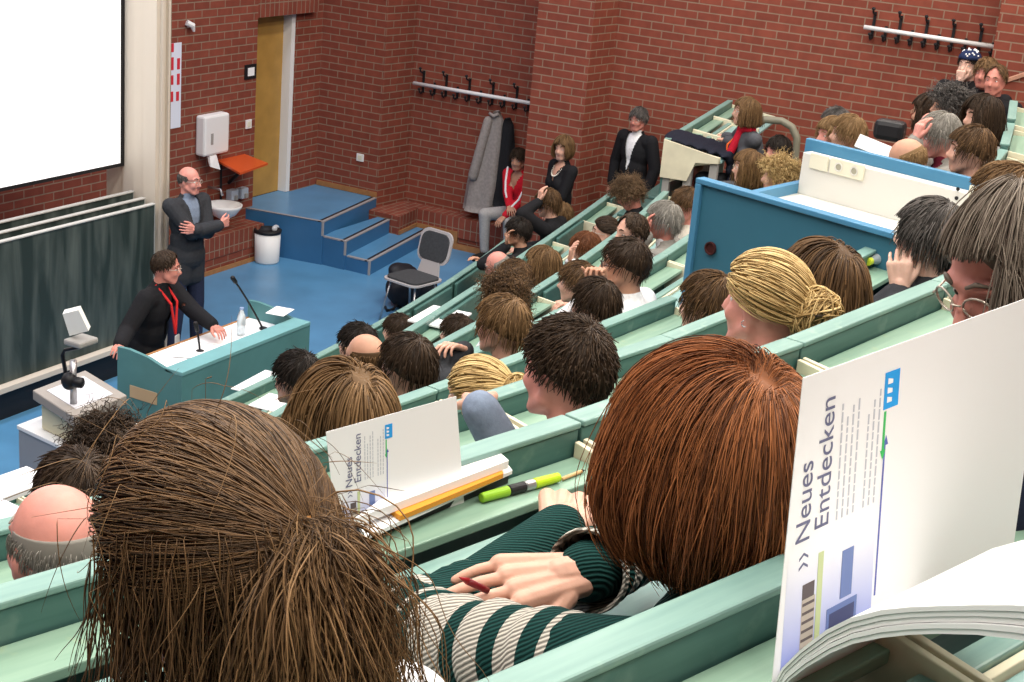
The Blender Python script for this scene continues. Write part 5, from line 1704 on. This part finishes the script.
def locks(n, start, dirs, L, S=18, push=.03, noise=.08, gk=.35, curlk=0.0):
    p = start.copy(); v = unit_rows(dirs); path = [p.copy()]; ds = (L / (S - 1))[:, None]
    offs = np.full(n, push) * (0.5 + rg.random(n)); wv = rg.normal(size=(n, 3)); ph = rg.random(n) * 6.28
    for k in range(1, S):
        v = unit_rows(v + g * gk + wv * noise)
        if curlk: v = v + np.stack([np.cos(ph + k * .7), np.sin(ph + k * .7), np.zeros(n)], 1) * curlk
        p = p + v * ds
        p = skull_push_var(p.copy(), offs)
        path.append(p.copy())
    return np.stack(path, 1)


# loose tails bursting out of the tie: clumps of strands sharing a direction
paths = []
for c in range(64):
    a = rg.uniform(-1.3, 1.3); m_ = 80
    d0 = V(math.sin(a) * .46 - .22, -.30 - .3 * rg.random(), -.75 * math.cos(a) + .15 + .2 * rg.normal())
    Lc = rg.uniform(.16, .30)
    st = tie + rg.normal(size=(m_, 3)) * V(.010, .006, .010)
    paths.append(locks(m_, st, d0 + rg.normal(size=(m_, 3)) * .16, Lc * (0.8 + .35 * rg.random(m_)), push=rg.uniform(.02, .045), noise=.05, gk=.28 + .15 * rg.random(), curlk=.16))
for nm, sel, hc_ in (('tail', [k for k in range(len(paths)) if k % 3], 'brown'), ('tail_highlights', list(range(0, len(paths), 3)), 'midbrown')):
    vs, fs = strands_mesh(np.concatenate([paths[k] for k in sel]) * s_, .0008)
    np_mesh(nm, H - base + vs @ Fh, fs, HM(hc_), root)
# curtain of long loose hair at both sides of the neck
m_ = 1500
az = rg.uniform(75, 180, m_) * rg.choice([-1, 1], m_); ph = rg.uniform(60, 126, m_) ** 1.0
d = np.stack([np.sin(np.radians(az)) * np.sin(np.radians(ph)), np.cos(np.radians(az)) * np.sin(np.radians(ph)), np.cos(np.radians(ph))], 1)
st = SKC + d * (SKR + .012)
P_ = locks(m_, st, d * .25 + V(0, -.25, -.8), .12 + .10 * rg.random(m_), push=.022, noise=.08, gk=.5, curlk=.07)
vs, fs = strands_mesh(P_ * s_, .0008)
np_mesh('loose_hair', H - base + vs @ Fh, fs, HM('brown'), root)
# flyaway strands
m_ = 60
az = rg.uniform(-180, 180, m_); ph = rg.uniform(20, 100, m_)
d = np.stack([np.sin(np.radians(az)) * np.sin(np.radians(ph)), np.cos(np.radians(az)) * np.sin(np.radians(ph)), np.cos(np.radians(ph))], 1)
P_ = locks(m_, SKC + d * (SKR + .02), d * .5 + V(0, -.6, 0), .05 + .07 * rg.random(m_), push=.04, noise=.2, gk=.25)
vs, fs = strands_mesh(P_ * s_, .0005)
np_mesh('flyaway_hair', H - base + vs @ Fh, fs, HM('midbrown'), root)
tb = MB()
ring = [tie + V(.022 * math.cos(t), .004 * math.sin(3 * t), .018 * math.sin(t)) for t in np.linspace(0, 2 * math.pi, 17)]
tb.tube([H + V(*p) * s_ @ Fh for p in ring], .005, 8)
tb.build('hair_tie', mat('rust_elastic', (.30, .13, .03), .7), root, base, smooth=True)
sb_ = MB()
rt_ = BR['Fb'][0]
for q in (-1, 1):
    a = BR['C'] + rt_ * q * .085
    sb_.tube([a + BR['Fb'][1] * .09 - V(0, 0, .04), a + V(0, 0, .083), a - BR['Fb'][1] * .10 + V(0, 0, .02), a - BR['Fb'][1] * .15 - V(0, 0, .12)], .012, 8)
sb_.build('bag_strap', M_BLACK, root, base, smooth=True)

# ---- red-haired woman in the striped sweater
H = at(706, 470, d=2.04)
yb = 90 + RT(8, H[0])
E_L, W_L = at(410, 642, z=3.585), at(563, 528, z=3.60)
E_R, W_R = at(655, 540, z=3.61), at(582, 574, z=3.672)
fing = at(455, 592, z=3.672) - W_R


def knit(name, col):
    mt = mat(name, col, .9, .1)
    nt = mt.node_tree; N = nt.nodes.new; L = nt.links.new
    b = nt.nodes['Principled BSDF']
    tc = N('ShaderNodeTexCoord')
    wv = N('ShaderNodeTexWave'); wv.inputs['Scale'].default_value = 55; wv.inputs['Distortion'].default_value = 1.5; wv.bands_direction = 'DIAGONAL'
    L(tc.outputs['Object'], wv.inputs['Vector'])
    r = N('ShaderNodeValToRGB')
    r.color_ramp.elements[0].color = (*[c * .35 for c in col], 1); r.color_ramp.elements[1].color = (*col, 1)
    r.color_ramp.elements[0].position = .15; r.color_ramp.elements[1].position = .6
    L(wv.outputs['Fac'], r.inputs['Fac']); L(r.outputs['Color'], b.inputs['Base Color'])
    bp = N('ShaderNodeBump'); bp.inputs['Strength'].default_value = .6; bp.inputs['Distance'].default_value = .004
    L(wv.outputs['Fac'], bp.inputs['Height']); L(bp.outputs['Normal'], b.inputs['Normal'])
    return mt


K_G = knit('knit_dark_green', (.010, .050, .045)); K_C = knit('knit_cream', (.52, .49, .43))
RD = person('woman with red-brown bobbed hair and striped knit sweater, seated in the row ahead', H, yb, lean=14, hs='bob', hc='red', sk='fair', top=K_G, female=True, vox=.0075, nstr=11000, rs=.0008, vol=1.25, s=1.08, length=.9,
            floor=FK[6], elbows=(E_L, E_R), armL=W_L, armR=W_R, handD=(V(.85, .3, 0), fing), handN=(V(0, 0, 1), V(-.25, -.15, 1)), curl=((.5, .5, .5, .5), (.16, .10, .14, .22)), handvox=.0028, seed=9, hands=1.22)
root, base = RD['root'], RD['base']


def sleeve(path, bands, r_in=.05):
    """path: (point, radius); bands: (end fraction, material 0/1)"""
    pts = [p for p, _ in path]; rad = [r for _, r in path]
    # smooth resample
    t = np.linspace(0, 1, len(pts)); tt = np.linspace(0, 1, 64)
    P3 = np.array(pts); q = np.stack([np.interp(tt, t, P3[:, k]) for k in range(3)], 1); rr = np.interp(tt, t, rad)
    for _ in range(14): q[1:-1] = q[1:-1] * .5 + (q[:-2] + q[2:]) * .25; rr[1:-1] = rr[1:-1] * .5 + (rr[:-2] + rr[2:]) * .25
    rr = rr * (1 + .05 * np.sin(np.arange(64) * .9) + .03 * np.sin(np.arange(64) * 2.1))
    mb = MB().tube(list(q), list(rr), 28, 0)
    seg = 28
    for fi in range(63 * seg):
        fr = (fi // seg) / 63
        mb.m[fi] = next(m for e, m in bands if fr <= e)
    return mb


S_L, S_R = RD['arms'][0][0], RD['arms'][1][0]
up = V(0, 0, 1)
sl = sleeve([(S_L - V(0, 0, .01), .072), ((S_L * .6 + E_L * .4), .072), ((S_L * .25 + E_L * .75), .074), (E_L + V(.02, -.01, .01), .070), (E_L + V(.06, .05, .0), .056), (E_L * .6 + W_L * .4, .052), (E_L * .2 + W_L * .8, .046)],
            [(.05, 1), (.08, 0), (.11, 1), (.135, 0), (.175, 1), (.22, 0), (.26, 1), (.295, 0), (.415, 1), (.445, 0), (.475, 1), (.60, 0), (.63, 1), (.67, 0), (.71, 1), (.82, 0), (.86, 1), (.92, 0), (1, 1)])
sl.build('sleeve', [K_G, K_C], root, base, smooth=True)
d_ = unit(W_R - E_R)
sl = sleeve([(S_R, .062), (S_R * .5 + E_R * .5, .060), (E_R - V(.0, .02, 0), .058), (E_R + d_ * .08, .056), (E_R * .45 + W_R * .55, .058), (W_R - d_ * .04, .064), (W_R - d_ * .015, .066)],
            [(.45, 0), (.5, 1), (.55, 0), (.66, 1), (.70, 0), (.80, 1), (.84, 0), (.93, 1), (.96, 0), (1, 1)])
sl.f.pop(); sl.m.pop()
sl.build('sleeve', [K_G, K_C], root, base, smooth=True)
# striped yoke showing between hair and bench
yk = MB()
for k in range(4):
    a = RD['C'] + RD['Fb'][0] * (-.16 + .0) - RD['ld'] * .01
    o = V(0, 0, -.02 * k)
    yk.tube([RD['C'] - RD['Fb'][0] * .17 - RD['Fb'][1] * .05 + o * 2 + V(0, 0, .03), RD['C'] - RD['Fb'][1] * .085 + o * 2.2 + V(0, 0, .055), RD['C'] + RD['Fb'][0] * .17 - RD['Fb'][1] * .05 + o * 2 + V(0, 0, .03)], .016, 10, k % 2)
yk.build('yoke', [K_C, K_G], root, base, smooth=True)
# red pencil tip under her fingers
pt0, pt1 = at(482, 588, z=3.685), at(459, 577, z=3.712)
ddp = unit(pt1 - pt0)
pn_ = thing('pencil', pt0, 'dark red pencil point sticking out between the resting fingers and thumb', 'pencil')
MB().tube([pt0 - ddp * .012, pt0, pt1 - ddp * .018], .0055, 8).build('shaft', mat('dark_red_lacquer', (.16, .008, .012), .3), pn_, pt0, smooth=True)
MB().tube([pt1 - ddp * .018, pt1], [.0055, .0006], 8).build('point', mat('red_lead', (.30, .01, .015), .4), pn_, pt0, smooth=True)

# ================================================================== things on the desks
M_TXT = mat('print_slate', (.13, .14, .24), .6)
M_TXTL = mat('print_grey', (.50, .52, .58), .6)
M_LOGO = mat('print_cyan', (.02, .33, .78), .5)
M_LGREEN = mat('print_green', (.05, .50, .12), .5)
M_LBLUE = mat('print_blue', (.10, .13, .45), .5)
M_GLOSS = mat('brochure_paper', (.84, .85, .85), .35, .4)


def photo_mat():
    """the print at the foot of the cover: pale blue sky fading to white paper"""
    mt = bpy.data.materials.new('cover_print'); mt.use_nodes = True
    nt = mt.node_tree; N = nt.nodes.new; L = nt.links.new
    b = nt.nodes['Principled BSDF']
    tc = N('ShaderNodeTexCoord'); sp = N('ShaderNodeSeparateXYZ'); L(tc.outputs['UV'], sp.inputs[0])
    r = N('ShaderNodeValToRGB')
    r.color_ramp.elements[0].position = 0; r.color_ramp.elements[0].color = (.20, .27, .72, 1)
    r.color_ramp.elements[1].position = 1; r.color_ramp.elements[1].color = (.84, .85, .85, 1)
    L(sp.outputs['X'], r.inputs['Fac']); L(r.outputs['Color'], b.inputs['Base Color'])
    b.inputs['Roughness'].default_value = .35
    return mt


M_PHOTO = photo_mat()


def text(name, body, size, mt, parent, M):
    cu = bpy.data.curves.new(name, 'FONT'); cu.body = body; cu.size = size; cu.extrude = .0001
    cu.materials.append(mt)
    q = bpy.data.objects.new(name, cu); COL.objects.link(q)
    me = bpy.data.meshes.new_from_object(q.evaluated_get(bpy.context.evaluated_depsgraph_get()))
    bpy.data.objects.remove(q); bpy.data.curves.remove(cu)
    if not me.materials: me.materials.append(mt)
    o = bpy.data.objects.new(name, me); COL.objects.link(o); o.parent = parent; o.matrix_local = M
    return o


def brochure(BL, TL, TR, label, back, group=None):
    """standing cover. px-free: local x along the foot (row direction), y up the cover, z towards the reader"""
    ex_ = unit(TR - TL); ey_ = unit((TL - BL) - ex_ * ((TL - BL) @ ex_)); ez_ = np.cross(ex_, ey_)
    o = thing('brochure', BL, label, 'brochure', group)
    Hh = float((TL - BL) @ ey_); Wd = max(1.42 * Hh, float((TR - TL) @ ex_))
    def P(x, y, z=0): return BL + ex_ * x + ey_ * y + ez_ * z
    x0 = float((TL - BL) @ ex_)
    def XL(y): return x0 * y / Hh
    MB().hexa([P(0, 0, -.0006), P(Wd, 0, -.0006), P(Wd, 0, .0004), P(0, 0, .0004)], [P(XL(Hh), Hh, -.0006), P(Wd + XL(Hh), Hh, -.0006), P(Wd + XL(Hh), Hh, .0004), P(XL(Hh), Hh, .0004)]).build('cover', M_GLOSS, o, BL)
    k = Hh / .30
    # rotated text: runs up the page
    def M(x, y, z=.0009):
        m = Matrix.Identity(4); p = P(x, y, z) - BL
        for a in range(3): m[a][0], m[a][1], m[a][2], m[a][3] = ey_[a], -ex_[a], ez_[a], p[a]
        return m
    text('title_text', '»Neues\n  Entdecken' if False else '›› Neues', .030 * k, M_TXT, o, M(.046 * k, .115 * k))
    text('title_text', 'Entdecken', .030 * k, M_TXT, o, M(.074 * k, .148 * k))
    ln = MB()
    for j in range(7):
        y0 = .150 * k; y1 = (.262 - .010 * ((j * 5) % 3)) * k; x = (.086 + .0085 * j + (.008 if j > 3 else 0)) * k
        yy = y0
        while yy < y1:
            w_ = (.005 + .006 * rg.random()) * k
            ln.hexa([P(x, yy, .0006), P(x + .0022 * k, yy, .0006), P(x + .0022 * k, yy, .0008), P(x, yy, .0008)], [P(x, yy + w_, .0006), P(x + .0022 * k, yy + w_, .0006), P(x + .0022 * k, yy + w_, .0008), P(x, yy + w_, .0008)])
            yy += w_ + .0018 * k
    ln.build('body_text', M_TXTL, o, BL)
    def rect(mb, xa, xb, ya, yb, z0=.0006, z1=.0009, mi=0):
        return mb.hexa([P(xa, ya, z0), P(xb, ya, z0), P(xb, ya, z1), P(xa, ya, z1)], [P(xa, yb, z0), P(xb, yb, z0), P(xb, yb, z1), P(xa, yb, z1)], mi)
    rect(MB(), .152 * k, .176 * k, .240 * k, .276 * k).build('logo_block', M_LOGO, o, BL)
    lo = MB()
    for j in range(3): lo.hexa([P(.157 * k, (.246 + .009 * j) * k, .00092), P(.165 * k, (.246 + .009 * j) * k, .00092), P(.165 * k, (.246 + .009 * j) * k, .0010), P(.157 * k, (.246 + .009 * j) * k, .0010)],
                               [P(.157 * k, (.252 + .009 * j) * k, .00092), P(.165 * k, (.250 + .009 * j) * k, .00092), P(.165 * k, (.250 + .009 * j) * k, .0010), P(.157 * k, (.252 + .009 * j) * k, .0010)])
    lo.build('logo_mark', M_PAPER, o, BL)
    rect(MB(), .154 * k, .1575 * k, .198 * k, .238 * k).add([P(.151 * k, .200 * k, .0009), P(.1605 * k, .200 * k, .0009), P(.1558 * k, .190 * k, .0009)], [(0, 1, 2)]).build('green_arrow', M_LGREEN, o, BL)
    rect(MB(), .1575 * k, .1600 * k, .05 * k, .205 * k).add([P(.1555 * k, .204 * k, .0009), P(.164 * k, .204 * k, .0009), P(.160 * k, .214 * k, .0009)], [(0, 1, 2)]).build('blue_line', M_LBLUE, o, BL)
    # printed picture
    me = bpy.data.meshes.new('cover_picture')
    q = [P(.012 * k, .0, .0006) - BL, P(.155 * k, .0, .0006) - BL, P(.152 * k, .135 * k, .0006) - BL, P(.016 * k, .135 * k, .0006) - BL]
    me.from_pydata([tuple(a) for a in q], [], [(0, 1, 2, 3)]); uv = me.uv_layers.new()
    for li, c in enumerate(((0, 0), (0, 1), (1, 1), (1, 0))): uv.data[li].uv = c
    me.materials.append(M_PHOTO); po_ = bpy.data.objects.new('cover_picture', me); COL.objects.link(po_); po_.parent = o
    bl = MB()
    for (xa, xb, ya, yb, mi) in ((.040, .060, .02, .085, 0), (.040, .058, .085, .100, 1), (.062, .070, .01, .125, 2), (.080, .128, .012, .062, 3), (.084, .124, .02, .056, 4), (.100, .118, .066, .115, 3), (.104, .114, .07, .108, 1)):
        rect(bl, xa * k, xb * k, ya * k, yb * k, .0007, .0009 + .0001 * mi, mi)
    for j in range(7): rect(bl, .041 * k, .059 * k, (.024 + .009 * j) * k, (.027 + .009 * j) * k, .0008, .00105, 1)
    bl.build('printed_buildings', [mat('print_tan', (.45, .40, .33), .5), mat('print_brown', (.10, .08, .08), .5), mat('print_lime', (.50, .58, .30), .5), mat('print_steel', (.14, .20, .42), .5), mat('print_navy', (.06, .07, .16), .5)], o, BL)
    return o, (ex_, ey_, ez_, Hh, Wd, P)


u8 = V(math.cos(R_(RT(8, -13.3))), math.sin(R_(RT(8, -13.3))), 0)
n8 = V(u8[1], -u8[0], 0)        # towards the reader
BL = at(770, 700, z=3.83)
v = ray(803, 378); t = ((BL + n8 * (-.035) - CAM) @ n8) / (v @ n8); TL = CAM + v * t
nn_ = unit(np.cross(TL - BL, u8)); v = ray(1030, 297); t = ((BL - CAM) @ nn_) / (v @ nn_); TR = CAM + v * t
brA, fr_ = brochure(BL, TL, TR, 'open white brochure with a rotated title standing on the nearest bench, biggest paper at right', None)
# its arched pages
def on_plane(px, py, P0, nrm):
    v = ray(px, py); return CAM + v * (((P0 - CAM) @ nrm) / (v @ nrm))


topc = [on_plane(px, py, BL, u8) for px, py in ((771, 690), (782, 668), (800, 650), (826, 630), (850, 618), (881, 610), (910, 607), (937, 606), (975, 605), (1010, 605), (1045, 606))]
botc = [on_plane(px, py, BL, u8) for px, py in ((776, 694), (790, 680), (806, 668), (830, 654), (852, 645), (881, 639), (909, 636), (937, 635), (975, 636), (1010, 640), (1045, 646))]
pg = MB()
Lp = .30
for lay in range(5):
    a0, a1 = lay / 5, (lay + .86) / 5
    c0_ = [p * (1 - a0) + q * a0 for p, q in zip(topc, botc)]; c1_ = [p * (1 - a1) + q * a1 for p, q in zip(topc, botc)]
    n = len(c0_)
    o0 = u8 * (.0015 * ((lay * 7) % 3))
    vs = [p + o0 for p in c0_] + [p + o0 for p in c1_] + [p + u8 * Lp for p in c0_] + [p + u8 * Lp for p in c1_]
    fs = []
    for j in range(n - 1):
        fs += [(j, j + 1, n + j + 1, n + j), (2 * n + j, 3 * n + j, 3 * n + j + 1, 2 * n + j + 1), (j, 2 * n + j, 2 * n + j + 1, j + 1), (n + j, n + j + 1, 3 * n + j + 1, 3 * n + j)]
    fs += [(0, n, 3 * n, 2 * n), (n - 1, 3 * n - 1, 4 * n - 1, 2 * n - 1)]
    pg.add(vs, fs)
pg.build('pages', M_GLOSS, brA, BL, smooth=False)

# second brochure, on the pen shelf in front of the dishevelled woman
zS = RH[6] - .072
BL2 = at(338, 546, z=zS)
u7 = V(math.cos(R_(RT(7, -12.7))), math.sin(R_(RT(7, -12.7))), 0); n7 = V(u7[1], -u7[0], 0)
v = ray(326, 432); t = ((BL2 + n7 * (-.02) - CAM) @ n7) / (v @ n7); TL2 = CAM + v * t
nn_ = unit(np.cross(TL2 - BL2, u7)); v = ray(453, 397); t = ((BL2 - CAM) @ nn_) / (v @ nn_); TR2 = CAM + v * t
brB, _ = brochure(BL2, TL2, TR2, 'white brochure with a rotated title standing on the bench behind the dishevelled hair', None)
# stack of writing pads with an orange folder
def sheet(name, pxs, z, th, mt, label, cat):
    q = [at(px, py, z=z) for px, py in pxs]
    if np.cross(q[1][:2] - q[0][:2], q[2][:2] - q[1][:2]) < 0: q = q[::-1]
    c = sum(q) / 4
    o = MB().hexa([V(p[0] - c[0], p[1] - c[1], 0) for p in q], [V(p[0] - c[0], p[1] - c[1], th) for p in q]).build(name, mt)
    o.location = (c[0], c[1], z); return tag(o, label, cat)


sheet('writing_pad', ((352, 548), (508, 483), (500, 470), (350, 520)), zS + .001, .022, mat('pad_black', (.02, .02, .022), .5), 'black-edged writing pad at the bottom of the paper stack on the bench', 'pad')
sheet('paper_stack', ((365, 541), (512, 474), (503, 462), (352, 515)), zS + .024, .008, M_PAPER, 'white papers under the orange folder on the bench', 'paper')
sheet('folder', ((400, 521), (503, 478), (500, 470), (385, 510)), zS + .033, .010, mat('orange_card', (.72, .30, .03), .5), 'orange folder inside the paper stack on the bench', 'folder')
sheet('notebook', ((352, 528), (508, 468), (498, 459), (440, 464)), zS + .044, .016, M_PAPER, 'open white notebook on top of the paper stack before the brochure', 'notebook')


def pen(p0, p1, r, segs, label, cat='pen', name='pen'):
    d = p1 - p0; o = thing(name, p0, label, cat)
    for nm, a, b, k0, k1, mt in segs:
        MB().lathe(p0 + d * a, [(r * k0 * .8, 0), (r * k0, .002), (r * k1, np.linalg.norm(d) * (b - a) - .002), (r * k1 * .8, np.linalg.norm(d) * (b - a))], 16, axis=d).build(nm, mt, o, p0, smooth=False)
    return o


hl0, hl1 = at(481, 498, z=zS + .011), at(559, 477, z=zS + .011)
M_LIME = mat('highlighter_lime', (.42, .62, .02), .35)
pen(hl0, hl1, .0105, (('cap', 0, .34, .92, 1.0, mat('highlighter_green', (.25, .48, .03), .35)), ('grip', .34, .55, 1, 1, M_BLACK), ('band', .55, .67, 1, 1, M_STEEL), ('barrel', .67, 1, 1.02, .9, M_LIME)), 'lime green and black highlighter lying on the bench pen shelf', 'highlighter', 'highlighter')
p0, p1 = at(562, 479, z=zS + .005), at(585, 470, z=zS + .005)
pen(p0, p1, .0038, (('shaft', 0, .85, 1, 1, mat('pencil_wood', (.55, .35, .16), .5)), ('tip', .85, 1, 1, .3, M_BLACK)), 'thin wooden pencil on the pen shelf right of the highlighter', 'pencil', 'pencil')
# glue stick at far left
zG = zS + .019
g0, g1 = at(-40, 612, z=zG), at(54, 589, z=zG)
pen(g0, g1, .019, (('tube', 0, .75, 1, 1, mat('label_yellow', (.70, .72, .28), .4)), ('label_band', .02, .74, 1.004, 1.004, mat('label_yellow', (.7, .7, .3))), ('screw_cap', .75, 1, 1.06, 1.06, M_WHITE)), 'yellow labelled glue stick with white cap at the left edge', 'glue stick', 'glue_stick')
# blue foot of the label
dd = unit(g1 - g0); sd2 = unit(np.cross(dd, V(0, 0, 1)))
ob_ = [o for o in bpy.data.objects if o.name.startswith('glue_stick')][0]
bb = MB(); Lg = np.linalg.norm(g1 - g0)
for k in range(8):
    a0, a1 = R_(-75 + 9 * k), R_(-75 + 9 * (k + 1))
    pa_ = [g0 + dd * Lg * f + (sd2 * math.cos(a) + V(0, 0, 1) * math.sin(a)) * .0194 for f, a in ((.02, a0), (.74, a0), (.74, a1), (.02, a1))]
    bb.add(pa_, [(0, 1, 2, 3)])
bb.build('label_stripe', mat('label_blue', (.05, .12, .42), .4), ob_, g0)
cz = at(84, 590, z=zS + .02)
q = MB().ell(cz, (.05, .03, .022)).ell(cz + u7 * .03 + n7 * .01, (.045, .03, .025))
tag(MB().add(*mesh_np(solid(q, .005, 2))).build('pencil_case', M_BLACK, smooth=True), 'black soft pencil case beside the glue stick, half under the hair', 'pencil case')

# bottle at the podium, with yellow cap
zB6 = RH[5] - .072 + .034
bp0, bp1 = at(905, 250, z=zB6), at(868, 262, z=zB6)
bottle(bp0, 'clear plastic bottle with yellow cap lying on the bench before the podium', float(np.linalg.norm(bp1 - bp0)), .033, (.62, .70, .05), axis=(bp1 - bp0))
# small papers on the lower benches
def desk_pt(px, py, k, dz=-.128): return at(px, py, z=RH[k - 1] + dz)


paper('paper_sheet', desk_pt(440, 318, 2, -.05), .42, .30, .1, 'open white booklet on the second-row desk between two dark heads', th=.012)
paper('paper_sheet', desk_pt(262, 383, 1, -.12), .45, .22, .1, 'white paper on the front-row bench beside the lectern corner', th=.006)
paper('paper_sheet', desk_pt(272, 403, 2, -.12), .24, .18, .1, 'small white paper behind the larger sheet near the lectern corner', th=.006)
paper('note_block', desk_pt(312, 370, 1, -.10), .16, .12, .3, 'yellow note block on the front-row bench above the brown-haired woman', 'note block', mat('note_yellow', (.75, .50, .03), .5), .03)
paper('paper_sheet', desk_pt(322, 373, 1, -.10), .16, .20, .6, 'crumpled white sheet right of the yellow note block', th=.02)
paper('paper_sheet', desk_pt(10, 489, 2, -.10), .38, .22, -.1, 'white pad with orange edge on the bench at the left image edge', th=.03)
paper('paper_sheet', desk_pt(4, 520, 4, -.12), .16, .26, -.1, 'pale bluish paper at the left image edge below the pad', mt=mat('bluish_paper', (.7, .76, .86)), th=.02)
paper('paper_sheet', desk_pt(12, 553, 6, -.14), .36, .14, -.3, 'white sheet at the left edge beside the pink bald head', th=.01)
paper('paper_sheet', desk_pt(490, 424, 6, -.145), .24, .18, -.2, 'white sheet on the desk under the resting fist', th=.004)
paper('paper_sheet', at(418, 598, z=RH[6] - .118), .03, .05, .3, 'small white paper scrap beside the folded arms on the desk', th=.003)
paper('paper_sheet', at(566, 508, z=RH[6] - .122), .035, .02, .5, 'small white slip between the fingers behind the red hair', th=.004)
# on the far desk
dk = S4a + u4 * .55 + n4 * .25
jk = MB()
for k in range(10):
    q_ = k / 9
    c = S4a + u4 * (.27 + .06 * q_) + n4 * (.02 + .50 * q_) + V(0, 0, -.01 - .085 * q_)
    jk.ell(c, (.27 + .05 * math.sin(3 * k), .07, .030), np.array([u4, -n4, V(0, 0, 1)]))
for k in range(6):
    c = S4a + u4 * (.36 + .03 * k) + n4 * (.55 + .01 * k) + V(0, 0, -.12 - .11 * k); jk.ell(c, (.28, .05, .09), np.array([u4, -n4, V(0, 0, 1)]))
tag(MB().add(*mesh_np(solid(jk, .015, 3))).build('folded_coat', cloth('navy', (.012, .014, .024)), smooth=True), 'dark navy coat laid across the end of the far bench desk', 'coat')
qq = at(722, 141, d=float((S4a + u4 * .85 + n4 * .38 - CAM) @ CD))
paper('paper_sheet', V(qq[0], qq[1], S4a[2] - .145), .34, .26, .3, 'white papers under the hands of the woman with the red scarf', th=.012)
cc2 = at(890, 130, d=8.9)
cmr = thing('camera_bag', cc2, 'black bag-like object held up above the podium beside the white sheet', 'bag')
MB().box(cc2 - V(.06, .09, .06), cc2 + V(.06, .09, .06)).build('bag_body', M_BLACK, cmr, cc2, bevel=.03)
sp0 = at(878, 149, d=8.7)
o = MB().box((-.012, -.13, -.04), (.012, .13, .04)).build('paper_sheet', M_PAPER); o.location = tuple(sp0); o.rotation_euler = (.25, .5, .15)
tag(o, 'white rolled sheet held up above the podium beside the black bag', 'paper')
s6 = cut[0] + (cut[1] - cut[0]) * .3
qq = at(1008, 168, z=3.25 - .12)
paper('paper_sheet', qq, .30, .40, .2, 'white sheet on the bench at the right edge beyond the podium', th=.006)
